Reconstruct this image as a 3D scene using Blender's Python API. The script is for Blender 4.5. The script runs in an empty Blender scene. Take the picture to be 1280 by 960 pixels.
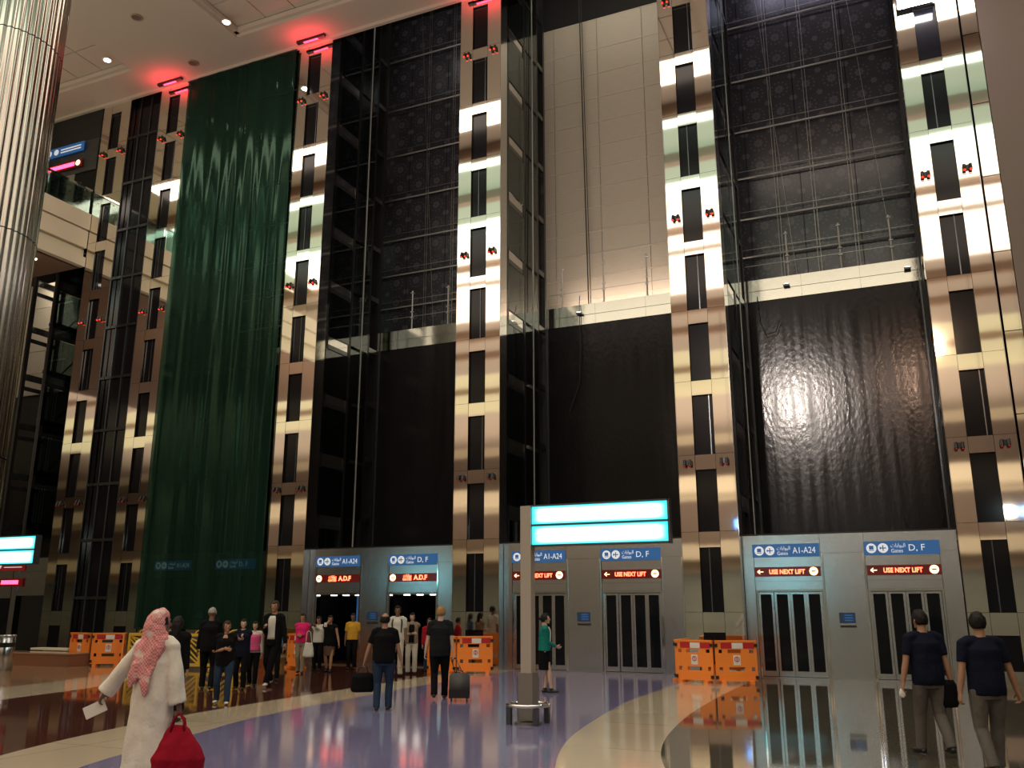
import bpy, bmesh, math, random
from mathutils import Vector, Matrix, noise
random.seed(7)
C = bpy.context.scene.collection
V = Vector
# ------------------------------------------------------------------ camera, world, light, exposure
A = math.radians(23.8); PITCH = math.atan(280/1110)
cam = bpy.data.objects.new('camera', bpy.data.cameras.new('camera')); C.objects.link(cam)
cam.location = (0, -23, 1.65); cam.rotation_euler = (math.pi/2+PITCH, 0, A)
cam.data.sensor_width = 36; cam.data.lens = 36*1110/1280; cam.data.clip_end = 400
bpy.context.scene.camera = cam
vs = bpy.context.scene.view_settings
vs.view_transform = 'Standard'; vs.look = 'None'; vs.gamma = 1; vs.use_curve_mapping = False; vs.exposure = 0.35
w = bpy.data.worlds.new('world'); bpy.context.scene.world = w; w.use_nodes = True
w.node_tree.nodes['Background'].inputs[0].default_value = (1.0, .82, .62, 1); w.node_tree.nodes['Background'].inputs[1].default_value = .10
def area(name, loc, rot, sx, sy, e, col):
    l = bpy.data.lights.new(name, 'AREA'); l.shape = 'RECTANGLE'; l.size = sx; l.size_y = sy; l.energy = e; l.color = col
    o = bpy.data.objects.new(name, l); C.objects.link(o); o.location = loc; o.rotation_euler = rot; return o
def spot(name, loc, tgt, e, col, ang=60, blend=.6, rad=.15):
    l = bpy.data.lights.new(name, 'SPOT'); l.energy = e; l.color = col; l.spot_size = math.radians(ang); l.spot_blend = blend; l.shadow_soft_size = rad
    o = bpy.data.objects.new(name, l); C.objects.link(o); o.location = loc
    o.rotation_euler = (V(tgt)-V(loc)).to_track_quat('-Z', 'Y').to_euler(); return o
area('hall_fill', (-8, -24, 21.3), (0, 0, 0), 50, 14, 3900, (1, .84, .70))  # added fill standing in for unseen ceiling lighting of the hall
area('front_fill', (-10, -6.5, 21.3), (0, 0, 0), 44, 1.5, 900, (1, .84, .70))  # added fill, unseen, brightens the floor before the lifts
area('ceiling_fill_mid', (-40, -36, 9), (math.pi, 0, 0), 110, 20, 8000, (1, .84, .70))  # added fill aimed up, lights the ceiling that the columns mirror
area('ceiling_fill_far', (-40, -66, 9), (math.pi, 0, 0), 110, 20, 8500, (1, .84, .70))  # second added ceiling fill further back, no fitting there
area('balcony_fill', (-10, -55, 12), (math.radians(-90), 0, 0), 50, 8, 3000, (1, .84, .70))  # added fill, unseen, brightens the balcony fronts on the back wall
spot('far_floodlight', (-6.08, -30, 15.1), (-2.7, 3.9, 6.9), 24000, (1, .86, .76), 15, .9, .35)
spot('far_floodlight_low', (1.6, -30, 15.9), (.7, 3.9, 7.2), 4500, (1, .62, .42), 13, .9, .7)
area('ceiling_fill_near', (-14, -16, 10), (math.pi, 0, 0), 36, 16, 1500, (1, .84, .70))  # added fill hanging in mid air, brightens the front ceiling
# ------------------------------------------------------------------ materials
MT = {}
def mat(name, col=(.5,.5,.5), rough=.5, metal=0, bump=0, bscale=20, emit=None, es=0, vary=0, coat=0, spec=None, stretch=None, alpha=None):
    m = bpy.data.materials.new(name); m.use_nodes = True; nt = m.node_tree; b = nt.nodes['Principled BSDF']
    b.inputs['Base Color'].default_value = (*col, 1); b.inputs['Roughness'].default_value = rough; b.inputs['Metallic'].default_value = metal
    if coat: b.inputs['Coat Weight'].default_value = coat; b.inputs['Coat Roughness'].default_value = .05
    if spec is not None: b.inputs['Specular IOR Level'].default_value = spec
    if emit: b.inputs['Emission Color'].default_value = (*emit, 1); b.inputs['Emission Strength'].default_value = es
    if bump or vary:
        tc = nt.nodes.new('ShaderNodeTexCoord'); mp = nt.nodes.new('ShaderNodeMapping'); nt.links.new(tc.outputs['Object'], mp.inputs[0])
        mp.inputs['Scale'].default_value = stretch or (1,1,1)
        n = nt.nodes.new('ShaderNodeTexNoise'); n.inputs['Scale'].default_value = bscale; n.inputs['Detail'].default_value = 3
        nt.links.new(mp.outputs[0], n.inputs['Vector'])
        if bump:
            bp = nt.nodes.new('ShaderNodeBump'); bp.inputs['Strength'].default_value = bump; bp.inputs['Distance'].default_value = .02
            nt.links.new(n.outputs[0], bp.inputs['Height']); nt.links.new(bp.outputs[0], b.inputs['Normal'])
        if vary:
            cr = nt.nodes.new('ShaderNodeMix'); cr.data_type = 'RGBA'
            cr.inputs[6].default_value = (*[c*(1-vary) for c in col], 1); cr.inputs[7].default_value = (*[min(1,c*(1+vary)) for c in col], 1)
            nt.links.new(n.outputs[0], cr.inputs[0]); nt.links.new(cr.outputs[2], b.inputs['Base Color'])
    MT[name] = m; return m
mat('mirror_steel', (.84,.80,.72), .04, 1, .05, .55)
mat('pillar_steel', (.36,.33,.29), .16, 1)
mat('joint_beige', (.60,.53,.43), .6)
mat('mirror_chrome', (.75,.75,.72), .08, 1)
mat('brushed_steel', (.47,.50,.53), .22, 1, .05, 8, stretch=(1,1,14), vary=.10)
mat('dark_steel', (.026,.025,.026), .28, .4, vary=.3, bscale=3)
mat('shop_green', (.26,.29,.25), .5, vary=.3, bscale=.4)
mat('shaft_steel', (.16,.17,.17), .22, .9, .2, 4, vary=.3)
mat('mid_steel', (.10,.11,.12), .30, .8, vary=.3, bscale=3)
mat('black_void', (.012,.011,.012), .7)
mat('slot_glass', (.006,.006,.008), .10, 0, spec=.25)
mat('door_glass', (.006,.007,.009), .05, 0, spec=.22)
mat('ceiling_plaster', (.52,.45,.38), .85, vary=.03, bscale=.5)
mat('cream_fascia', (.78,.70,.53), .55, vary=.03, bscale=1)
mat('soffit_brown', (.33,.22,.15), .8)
mat('beige_panel', (.50,.44,.36), .5, 0, .06, 2.5, vary=.08, stretch=(1,1,5))
mat('brown_wall', (.16,.12,.10), .6, vary=.06, bscale=1)
mat('ledge_steel', (.42,.44,.38), .12, 1, .25, 1.5)
mat('tube_steel', (.50,.48,.45), .4, .2)
mat('cable_steel', (.30,.29,.27), .4, .8)
mat('signal_blue', (.025,.11,.30), .35, emit=(.03,.14,.4), es=.25)
mat('plaque_blue', (.02,.05,.13), .35)
mat('sign_white', (.75,.78,.80), .5, emit=(.75,.8,.85), es=.35)
mat('led_board', (.035,.004,.004), .3, emit=(.5,.01,.01), es=.10)
mat('led_red', (1,.15,.08), .4, emit=(1,.12,.05), es=5)
mat('led_cream', (1,.7,.4), .4, emit=(1,.62,.32), es=2.2)
mat('red_lamp', (1,.1,.05), .4, emit=(1,.05,.02), es=.9)
mat('red_glow', (1,.05,.08), .4, emit=(1,.03,.08), es=7)
mat('white_lamp', (1,1,1), .4, emit=(1,.93,.8), es=14)
mat('cab_lamp', (1,1,1), .4, emit=(1,.93,.8), es=5)
mat('glare_white', (1,1,1), .4, emit=(1,.93,1), es=70)
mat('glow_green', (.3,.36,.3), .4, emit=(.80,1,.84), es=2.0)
mat('glow_pale', (.28,.34,.28), .4, emit=(.50,.68,.50), es=.42)  # ceiling between the strips, greenish light on it put in as emission
mat('glow_yellow', (.34,.30,.2), .4, emit=(.80,.70,.40), es=.55)  # yellow-lit ceiling zone, its light put in as emission
mat('blue_screen', (.1,.2,.9), .4, emit=(.15,.4,1), es=3)
mat('cyan_screen', (.3,.9,1), .4, emit=(.2,.85,1), es=2.5)
mat('barrier_orange', (.85,.23,.025), .5, emit=None)
mat('barrier_yellow', (.62,.37,.03), .5)
mat('barrier_red', (.45,.01,.015), .5)
mat('barrier_white', (.7,.66,.6), .5)
mat('black_plastic', (.012,.012,.013), .45)
mat('pole_paint', (.36,.32,.26), .45)
mat('base_paint', (.17,.15,.13), .5)
mat('skin_tan', (.33,.17,.10), .55, vary=.06, bscale=6)
mat('skin_light', (.52,.33,.23), .55, vary=.06, bscale=6)
mat('skin_brown', (.17,.085,.05), .55, vary=.06, bscale=6)
mat('hair_black', (.008,.006,.005), .5, 0, .5, 60, spec=.2)
mat('hair_blond', (.30,.17,.07), .55, 0, .5, 60, spec=.2)
mat('hair_brown', (.05,.025,.015), .5, 0, .5, 60, spec=.2)
mat('hair_grey', (.30,.27,.24), .6, 0, .5, 60, spec=.2)
mat('eye_dark', (.01,.008,.006), .3)
mat('lips', (.30,.09,.07), .5)
def cloth(n, c): return mat('cloth_'+n, c, .85, 0, .25, 30, vary=.10, spec=.12)
for n, c in dict(white=(.66,.62,.54), navy=(.005,.007,.018), black=(.004,.004,.005), charcoal=(.010,.011,.013), greytrouser=(.11,.10,.09), denim=(.022,.04,.075),
                 pink=(.62,.09,.22), magenta=(.60,.02,.13), denimtop=(.08,.12,.18), yellow=(.50,.27,.03), cream=(.50,.46,.38), red=(.32,.01,.02), khaki=(.22,.17,.12),
                 green=(.01,.16,.13), bagred=(.27,.006,.02), brown=(.10,.06,.04), offwhite=(.52,.50,.44), grey=(.10,.10,.10)).items(): cloth(n, c)
mat('suitcase_grey', (.05,.045,.042), .6, 0, .3, 80)
mat('suitcase_black', (.008,.008,.009), .4)
mat('paper', (.7,.68,.62), .7)
mat('leaf', (.02,.06,.015), .5, vary=.3, bscale=5)
mat('plinth_brown', (.22,.09,.05), .4)
def nd(nt, t, **k):
    n = nt.nodes.new(t)
    for a, b in k.items(): setattr(n, a, b)
    return n
def mathn(nt, op, a, b=None, c=None):
    n = nd(nt, 'ShaderNodeMath', operation=op)
    for i, v in enumerate((a, b, c)):
        if v is None: continue
        if isinstance(v, (int, float)): n.inputs[i].default_value = v
        else: nt.links.new(v, n.inputs[i])
    return n.outputs[0]
def stone(name, c1, c2, rough=.07, tile=1.2, joint=.006, bright=.6, scale=60):
    m = mat(name, c1, rough, spec=.9); nt = m.node_tree; b = nt.nodes['Principled BSDF']
    tc = nd(nt, 'ShaderNodeTexCoord'); sp = nd(nt, 'ShaderNodeSeparateXYZ'); nt.links.new(tc.outputs['Object'], sp.inputs[0])
    n = nd(nt, 'ShaderNodeTexNoise'); n.inputs['Scale'].default_value = scale; n.inputs['Detail'].default_value = 4; nt.links.new(tc.outputs['Object'], n.inputs['Vector'])
    n2 = nd(nt, 'ShaderNodeTexNoise'); n2.inputs['Scale'].default_value = .8; nt.links.new(tc.outputs['Object'], n2.inputs['Vector'])
    f = mathn(nt, 'MULTIPLY_ADD', n2.outputs[0], .5, mathn(nt, 'MULTIPLY', n.outputs[0], .5))
    mx = nd(nt, 'ShaderNodeMix', data_type='RGBA'); mx.inputs[6].default_value = (*c1,1); mx.inputs[7].default_value = (*c2,1); nt.links.new(f, mx.inputs[0])
    js = []
    for ax in (0, 1):
        fr = mathn(nt, 'FRACT', mathn(nt, 'DIVIDE', sp.outputs[ax], tile)); js.append(mathn(nt, 'LESS_THAN', fr, joint/tile*2))
    j = mathn(nt, 'MAXIMUM', js[0], js[1])
    m2 = nd(nt, 'ShaderNodeMix', data_type='RGBA'); nt.links.new(mathn(nt, 'MULTIPLY', j, .5), m2.inputs[0]); nt.links.new(mx.outputs[2], m2.inputs[6]); m2.inputs[7].default_value = (*[c*.4 for c in c1],1)
    nt.links.new(m2.outputs[2], b.inputs['Base Color'])
    n3 = nd(nt, 'ShaderNodeTexNoise'); n3.inputs['Scale'].default_value = 1.6; nt.links.new(tc.outputs['Object'], n3.inputs['Vector'])
    bp = nd(nt, 'ShaderNodeBump'); bp.inputs['Strength'].default_value = .035; bp.inputs['Distance'].default_value = .01
    nt.links.new(n3.outputs[0], bp.inputs['Height']); nt.links.new(bp.outputs[0], b.inputs['Normal'])
    return m
stone('stone_violet', (.15,.135,.25), (.23,.21,.36), .10, 1.2)
stone('stone_cream', (.46,.37,.26), (.60,.50,.37), .10, 2.4, .008)
stone('stone_brown', (.05,.016,.012), (.11,.038,.026), .05, 1.2)
stone('stone_dark', (.055,.047,.034), (.095,.082,.060), .05, 1.2)
stone('stone_tan', (.32,.18,.10), (.42,.26,.15), .08, 1.2)
# dark slate face of the water walls
def waterwall():
    m = mat('wet_slate', (.010,.009,.010), .22, spec=.14); nt = m.node_tree; b = nt.nodes['Principled BSDF']
    tc = nd(nt, 'ShaderNodeTexCoord'); mp = nd(nt, 'ShaderNodeMapping'); nt.links.new(tc.outputs['Object'], mp.inputs[0]); mp.inputs['Scale'].default_value = (1,1,.6)
    n = nd(nt, 'ShaderNodeTexNoise'); n.inputs['Scale'].default_value = 11; n.inputs['Detail'].default_value = 5; nt.links.new(mp.outputs[0], n.inputs['Vector'])
    v = nd(nt, 'ShaderNodeTexVoronoi'); v.inputs['Scale'].default_value = 9; nt.links.new(mp.outputs[0], v.inputs['Vector'])
    h = mathn(nt, 'ADD', n.outputs[0], mathn(nt, 'MULTIPLY', v.outputs['Distance'], .5))
    bp = nd(nt, 'ShaderNodeBump'); bp.inputs['Strength'].default_value = .24; bp.inputs['Distance'].default_value = .012
    nt.links.new(h, bp.inputs['Height']); nt.links.new(bp.outputs[0], b.inputs['Normal'])
    mp2 = nd(nt, 'ShaderNodeMapping'); nt.links.new(tc.outputs['Object'], mp2.inputs[0]); mp2.inputs['Scale'].default_value = (2.5,1,.12)
    n2 = nd(nt, 'ShaderNodeTexNoise'); n2.inputs['Scale'].default_value = 2; nt.links.new(mp2.outputs[0], n2.inputs['Vector'])
    mr = nd(nt, 'ShaderNodeMapRange'); nt.links.new(n2.outputs[0], mr.inputs[0]); mr.inputs[1].default_value = .35; mr.inputs[2].default_value = .7; mr.inputs[3].default_value = .13; mr.inputs[4].default_value = .25
    nt.links.new(mr.outputs[0], b.inputs['Roughness'])
waterwall()
# patterned dark glass: rosettes on a square lattice
def frit():
    m = mat('frit_glass', (.02,.02,.025), .12, spec=.5); nt = m.node_tree; b = nt.nodes['Principled BSDF']
    tc = nd(nt, 'ShaderNodeTexCoord'); sp = nd(nt, 'ShaderNodeSeparateXYZ'); nt.links.new(tc.outputs['Object'], sp.inputs[0])
    def cell(s, ox=0.0):
        u = mathn(nt, 'SUBTRACT', mathn(nt, 'FRACT', mathn(nt, 'ADD', mathn(nt, 'DIVIDE', sp.outputs[0], s), ox)), .5)
        v = mathn(nt, 'SUBTRACT', mathn(nt, 'FRACT', mathn(nt, 'ADD', mathn(nt, 'DIVIDE', sp.outputs[2], s), ox)), .5)
        return u, v, mathn(nt, 'SQRT', mathn(nt, 'ADD', mathn(nt, 'MULTIPLY', u, u), mathn(nt, 'MULTIPLY', v, v)))
    def lobes(u, v, r, n, r0, amp):
        a = mathn(nt, 'ARCTAN2', v, u); p = mathn(nt, 'MULTIPLY', mathn(nt, 'COSINE', mathn(nt, 'MULTIPLY', a, n)), amp)
        return mathn(nt, 'LESS_THAN', r, mathn(nt, 'ADD', p, r0))
    u, v, r = cell(.82); big = lobes(u, v, r, 8, .17, .03)
    core = mathn(nt, 'LESS_THAN', r, .07); big = mathn(nt, 'SUBTRACT', big, mathn(nt, 'MULTIPLY', core, .4))
    ring = mathn(nt, 'LESS_THAN', mathn(nt, 'ABSOLUTE', mathn(nt, 'SUBTRACT', r, .33)), .035)
    a = mathn(nt, 'ARCTAN2', v, u); dots = mathn(nt, 'GREATER_THAN', mathn(nt, 'COSINE', mathn(nt, 'MULTIPLY', a, 12)), .1)
    u2, v2, r2 = cell(.82, .5); sm = lobes(u2, v2, r2, 6, .12, .02)
    f = mathn(nt, 'MAXIMUM', big, mathn(nt, 'MAXIMUM', mathn(nt, 'MULTIPLY', mathn(nt, 'MULTIPLY', ring, dots), .8), sm))
    mx = nd(nt, 'ShaderNodeMix', data_type='RGBA'); nt.links.new(f, mx.inputs[0]); mx.inputs[6].default_value = (.035,.035,.042,1); mx.inputs[7].default_value = (.085,.08,.095,1)
    nt.links.new(mx.outputs[2], b.inputs['Base Color']); b.inputs['Roughness'].default_value = .2
frit()
def glassmix(name, col, fac, rough=.05, glossy=.25):
    m = bpy.data.materials.new(name); m.use_nodes = True; nt = m.node_tree; nt.nodes.clear(); out = nd(nt, 'ShaderNodeOutputMaterial')
    tr = nd(nt, 'ShaderNodeBsdfTransparent'); tr.inputs[0].default_value = (*col, 1)
    pr = nd(nt, 'ShaderNodeBsdfGlossy'); pr.inputs['Roughness'].default_value = rough; pr.inputs[0].default_value = (.8,.9,.9,1)
    mx = nd(nt, 'ShaderNodeMixShader'); fr = nd(nt, 'ShaderNodeFresnel'); fr.inputs[0].default_value = 1.5
    nt.links.new(mathn(nt, 'MULTIPLY_ADD', fr.outputs[0], fac, glossy*.1), mx.inputs[0]); nt.links.new(tr.outputs[0], mx.inputs[1]); nt.links.new(pr.outputs[0], mx.inputs[2]); nt.links.new(mx.outputs[0], out.inputs[0])
    MT[name] = m
glassmix('shaft_glass', (.50,.58,.57), 1.0, .03, .7)
glassmix('clear_glass', (.75,.85,.82), .8)
def netting():
    m = bpy.data.materials.new('green_net'); m.use_nodes = True; nt = m.node_tree; nt.nodes.clear(); out = nd(nt, 'ShaderNodeOutputMaterial')
    tc = nd(nt, 'ShaderNodeTexCoord'); mp = nd(nt, 'ShaderNodeMapping'); nt.links.new(tc.outputs['Object'], mp.inputs[0]); mp.inputs['Scale'].default_value = (1.6,1,.07)
    n = nd(nt, 'ShaderNodeTexNoise'); n.inputs['Scale'].default_value = 2; n.inputs['Detail'].default_value = 3; nt.links.new(mp.outputs[0], n.inputs['Vector'])
    mx = nd(nt, 'ShaderNodeMix', data_type='RGBA'); nt.links.new(n.outputs[0], mx.inputs[0]); mx.inputs[6].default_value = (.004,.012,.008,1); mx.inputs[7].default_value = (.013,.040,.027,1)
    d = nd(nt, 'ShaderNodeBsdfDiffuse'); nt.links.new(mx.outputs[2], d.inputs[0]); t = nd(nt, 'ShaderNodeBsdfTransparent'); t.inputs[0].default_value = (.5,.7,.6,1)
    g = nd(nt, 'ShaderNodeBsdfGlossy'); g.inputs['Roughness'].default_value = .12; g.inputs[0].default_value = (.5,.9,.65,1)
    m1 = nd(nt, 'ShaderNodeMixShader'); m1.inputs[0].default_value = .84; nt.links.new(t.outputs[0], m1.inputs[1]); nt.links.new(d.outputs[0], m1.inputs[2])
    m2 = nd(nt, 'ShaderNodeMixShader'); m2.inputs[0].default_value = .025; nt.links.new(m1.outputs[0], m2.inputs[1]); nt.links.new(g.outputs[0], m2.inputs[2]); nt.links.new(m2.outputs[0], out.inputs[0])
    MT['green_net'] = m
netting()
def lightbox():
    m = mat('lightbox_cyan', (.1,.8,.9), .4); nt = m.node_tree; b = nt.nodes['Principled BSDF']
    tc = nd(nt, 'ShaderNodeTexCoord'); sp = nd(nt, 'ShaderNodeSeparateXYZ'); nt.links.new(tc.outputs['Generated'], sp.inputs[0])
    def edge(o, w_):
        d = mathn(nt, 'MINIMUM', o, mathn(nt, 'SUBTRACT', 1.0, o)); mr = nd(nt, 'ShaderNodeMapRange'); mr.interpolation_type = 'SMOOTHSTEP'
        nt.links.new(d, mr.inputs[0]); mr.inputs[1].default_value = .0; mr.inputs[2].default_value = w_; return mr.outputs[0]
    f = mathn(nt, 'MULTIPLY', edge(sp.outputs[0], .10), edge(sp.outputs[2], .30))
    mx = nd(nt, 'ShaderNodeMix', data_type='RGBA'); nt.links.new(f, mx.inputs[0]); mx.inputs[6].default_value = (.0,.48,.58,1); mx.inputs[7].default_value = (1.3,3.2,3.4,1)
    nt.links.new(mx.outputs[2], b.inputs['Emission Color']); b.inputs['Emission Strength'].default_value = 1.3
lightbox()
def shemagh():
    m = mat('shemagh_cloth', (.6,.2,.2), .9); nt = m.node_tree; b = nt.nodes['Principled BSDF']
    tc = nd(nt, 'ShaderNodeTexCoord'); v = nd(nt, 'ShaderNodeTexChecker'); v.inputs['Scale'].default_value = 55; nt.links.new(tc.outputs['Object'], v.inputs[0])
    v.inputs[1].default_value = (.55,.13,.13,1); v.inputs[2].default_value = (.62,.36,.34,1)
    n = nd(nt, 'ShaderNodeTexNoise'); n.inputs['Scale'].default_value = 7; nt.links.new(tc.outputs['Object'], n.inputs['Vector'])
    mx = nd(nt, 'ShaderNodeMix', data_type='RGBA'); mr = nd(nt, 'ShaderNodeMapRange'); nt.links.new(n.outputs[0], mr.inputs[0]); mr.inputs[1].default_value = .55; mr.inputs[2].default_value = .68
    nt.links.new(mr.outputs[0], mx.inputs[0]); nt.links.new(v.outputs[0], mx.inputs[6]); mx.inputs[7].default_value = (.66,.58,.52,1); nt.links.new(mx.outputs[2], b.inputs['Base Color'])
shemagh()
# ------------------------------------------------------------------ mesh helpers
class MB:
    def __init__(s): s.v = []; s.f = []
    def box(s, x0, x1, y0, y1, z0, z1):
        n = len(s.v); s.v += [(x,y,z) for z in (z0,z1) for y in (y0,y1) for x in (x0,x1)]
        s.f += [tuple(n+i for i in q) for q in ((0,2,3,1),(4,5,7,6),(0,1,5,4),(2,6,7,3),(0,4,6,2),(1,3,7,5))]; return s
    def bar(s, a, b, r, seg=4, r2=None, ref=None, ry=None):
        a = V(a); b = V(b); return s.tube([a, b], [r, r if r2 is None else r2], seg=seg, ref=ref or (0,0,1), flat=ry)
    def tube(s, path, rad, seg=10, ref=(0,1,0), flat=None, cap=True):
        path = [V(p) for p in path]; n0 = len(s.v); N = len(path)
        for i, p in enumerate(path):
            t = (path[min(i+1,N-1)]-path[max(i-1,0)])
            t = t.normalized() if t.length > 1e-9 else V((0,0,1))
            u = V(ref)-V(ref).dot(t)*t
            if u.length < 1e-3: u = V((1,0,0))-V((1,0,0)).dot(t)*t
            u.normalize(); v = t.cross(u)
            r = rad[i]; rx, ry = r if isinstance(r, tuple) else (r, r if flat is None else flat)
            off = math.pi/4 if seg == 4 else 0
            for k in range(seg):
                a_ = 2*math.pi*k/seg+off; s.v.append(tuple(p+u*(rx*math.cos(a_))+v*(ry*math.sin(a_))))
        for i in range(N-1):
            for k in range(seg):
                k2 = (k+1)%seg; s.f.append((n0+i*seg+k, n0+i*seg+k2, n0+(i+1)*seg+k2, n0+(i+1)*seg+k))
        if cap:
            s.f.append(tuple(n0+k for k in reversed(range(seg)))); s.f.append(tuple(n0+(N-1)*seg+k for k in range(seg)))
        return s
    def ball(s, c, r, seg=12, rings=8, fn=None):
        c = V(c); r = r if isinstance(r, tuple) else (r,r,r); n0 = len(s.v)
        for i in range(rings+1):
            th = math.pi*i/rings
            for k in range(seg):
                ph = 2*math.pi*k/seg; p = V((math.sin(th)*math.cos(ph), math.sin(th)*math.sin(ph), math.cos(th)))
                if fn: p = fn(p)
                s.v.append((c.x+p.x*r[0], c.y+p.y*r[1], c.z+p.z*r[2]))
        for i in range(rings):
            for k in range(seg):
                k2 = (k+1)%seg; s.f.append((n0+i*seg+k, n0+(i+1)*seg+k, n0+(i+1)*seg+k2, n0+i*seg+k2))
        return s
    def cyl(s, c, r, h, seg=24, r2=None, axis=(0,0,1)):
        c = V(c); a_ = V(axis); return s.tube([c, c+a_*h], [r, r if r2 is None else r2], seg=seg, ref=(1,0,0) if abs(a_.x)<.5 else (0,0,1))
    def ring(s, c, R, r, seg=32, ts=8, axis=2, a0=0, a1=2*math.pi, sy=1):
        pts = []
        closed = abs(a1-a0-2*math.pi) < 1e-6; n = seg
        for i in range(n+1):
            a_ = a0+(a1-a0)*i/n; q = (R*math.cos(a_), R*sy*math.sin(a_))
            pts.append(V(c)+V((q[0], q[1], 0) if axis == 2 else (q[0], 0, q[1])))
        return s.tube(pts, [r]*len(pts), seg=ts, ref=(0,0,1) if axis == 2 else (0,1,0))
    def mesh(s, name):
        m = bpy.data.meshes.new(name); m.from_pydata(s.v, [], s.f); m.update(); return m
def link(name, me, material, parent=None, smooth=False, loc=None):
    if isinstance(me, MB): me = me.mesh(name)
    if material and not me.materials: me.materials.append(MT[material])
    if smooth:
        for p in me.polygons: p.use_smooth = True
    o = bpy.data.objects.new(name, me); C.objects.link(o)
    if parent: o.parent = parent
    if loc: o.location = loc
    return o
def tag(o, label, cat, group=None, kind=None):
    o['label'] = label; o['category'] = cat
    if group: o['group'] = group
    if kind: o['kind'] = kind
    return o
def thing(name, label, cat, loc=(0,0,0), rotz=0, group=None):
    o = bpy.data.objects.new(name, None); C.objects.link(o); o.location = loc; o.rotation_euler = (0,0,rotz); o.empty_display_size = .2
    return tag(o, label, cat, group)
def struct(name, mb, m, parent=None, smooth=False):
    o = link(name, mb, m, parent, smooth); o['kind'] = 'structure'; return o
def box(name, x0, x1, y0, y1, z0, z1, m, parent=None):
    # origin at the box centre so copies and pieces stay tidy
    c = ((x0+x1)/2, (y0+y1)/2, (z0+z1)/2); a, b, d = (x1-x0)/2, (y1-y0)/2, (z1-z0)/2
    key = (round(a,4), round(b,4), round(d,4), m)
    if key not in BOXES:
        me = MB().box(-a,a,-b,b,-d,d).mesh(name); me.materials.append(MT[m]); BOXES[key] = me
    o = bpy.data.objects.new(name, BOXES[key]); C.objects.link(o); o.location = c
    if parent: o.parent = parent
    return o
BOXES = {}
def text(body, size, m, parent, loc, name='lettering', ext=.003, sx=1, rot=(math.pi/2,0,0), align='LEFT', bold=0):
    cu = bpy.data.curves.new(name, 'FONT'); cu.body = body; cu.size = size; cu.extrude = ext; cu.align_x = align; cu.offset = bold; cu.resolution_u = 3
    t = bpy.data.objects.new(name, cu); C.objects.link(t); bpy.context.view_layer.update()
    me = bpy.data.meshes.new_from_object(t.evaluated_get(bpy.context.evaluated_depsgraph_get())); bpy.data.objects.remove(t)
    me.materials.clear(); me.materials.append(MT[m])
    o = bpy.data.objects.new(name, me); C.objects.link(o); o.parent = parent; o.location = loc; o.rotation_euler = rot; o.scale = (sx,1,1); return o

# ------------------------------------------------------------------ setting: floor
def poly(pts, z0, z1):
    m = MB(); n = len(pts); m.v = [(x,y,z0) for x,y in pts]+[(x,y,z1) for x,y in pts]
    m.f = [tuple(range(n-1,-1,-1)), tuple(range(n,2*n))]+[(i,(i+1)%n,n+(i+1)%n,n+i) for i in range(n)]; return m
def smooth_curve(pts, n=8):
    out = []
    for i in range(len(pts)-1):
        p0 = V(pts[max(i-1,0)]); p1 = V(pts[i]); p2 = V(pts[i+1]); p3 = V(pts[min(i+2,len(pts)-1)])
        for k in range(n):
            t = k/n; out.append(tuple(.5*((2*p1)+(-p0+p2)*t+(2*p0-5*p1+4*p2-p3)*t*t+(-p0+3*p1-3*p2+p3)*t**3)))
    out.append(pts[-1]); return out
floor = struct('floor', MB().box(-130,40,-80,6.5,-.4,0), 'stone_brown')
R1 = smooth_curve([(-1.5,-17.5),(-2.9,-15.3),(-3.68,-13.52),(-4.27,-11.53),(-4.66,-9.17),(-4.96,-6.53),(-5.02,-4.4),(-5.06,-2.2),(-5.1,.3)])
R2 = smooth_curve([(-1.2,-16.6),(-1.9,-15),(-2.56,-13.2),(-2.95,-11.9),(-3.25,-10.23),(-3.5,-7.72),(-3.63,-4.43),(-3.66,-1.72),(-3.7,.3)])
L1 = smooth_curve([(-7.2,-18.5),(-9.2,-16.3),(-9.95,-15.0),(-10.6,-12.6),(-10.95,-9.7),(-11.2,-4.44),(-11.3,-2.4),(-11.3,.3)])
L2 = smooth_curve([(-6.2,-18.3),(-7.6,-16.6),(-8.35,-15.5),(-9.13,-12.85),(-9.6,-11.0),(-9.95,-7.5),(-10.1,-4.5),(-10.2,-2.4),(-10.2,.3)])
def band(a, b): return a+list(reversed(b))
for a, b, m, z in ((L2, R1, 'stone_violet', .002), (L1, L2, 'stone_cream', .003), (R1, R2, 'stone_cream', .003), (R2, [(12,-17.5),(12,.3)], 'stone_dark', .002)):
    struct('floor_inlay', poly(band(a, b), -.01, z), m, floor)
K1 = smooth_curve([(-14.2,-15.6),(-15.67,-10.94),(-16.46,-7.85),(-18.4,-4.6),(-20.5,-2.0)]); K2 = smooth_curve([(-16.2,-14.6),(-17.7,-10.2),(-18.54,-6.97),(-19.8,-4.4),(-22,-2.4)])
struct('floor_inlay', poly(band(K1, K2), -.01, .003), 'stone_cream', floor)
struct('floor_inlay', poly(band(K2, [(-34,-14),(-34,-2.4)]), -.01, .002), 'stone_tan', floor)
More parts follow.
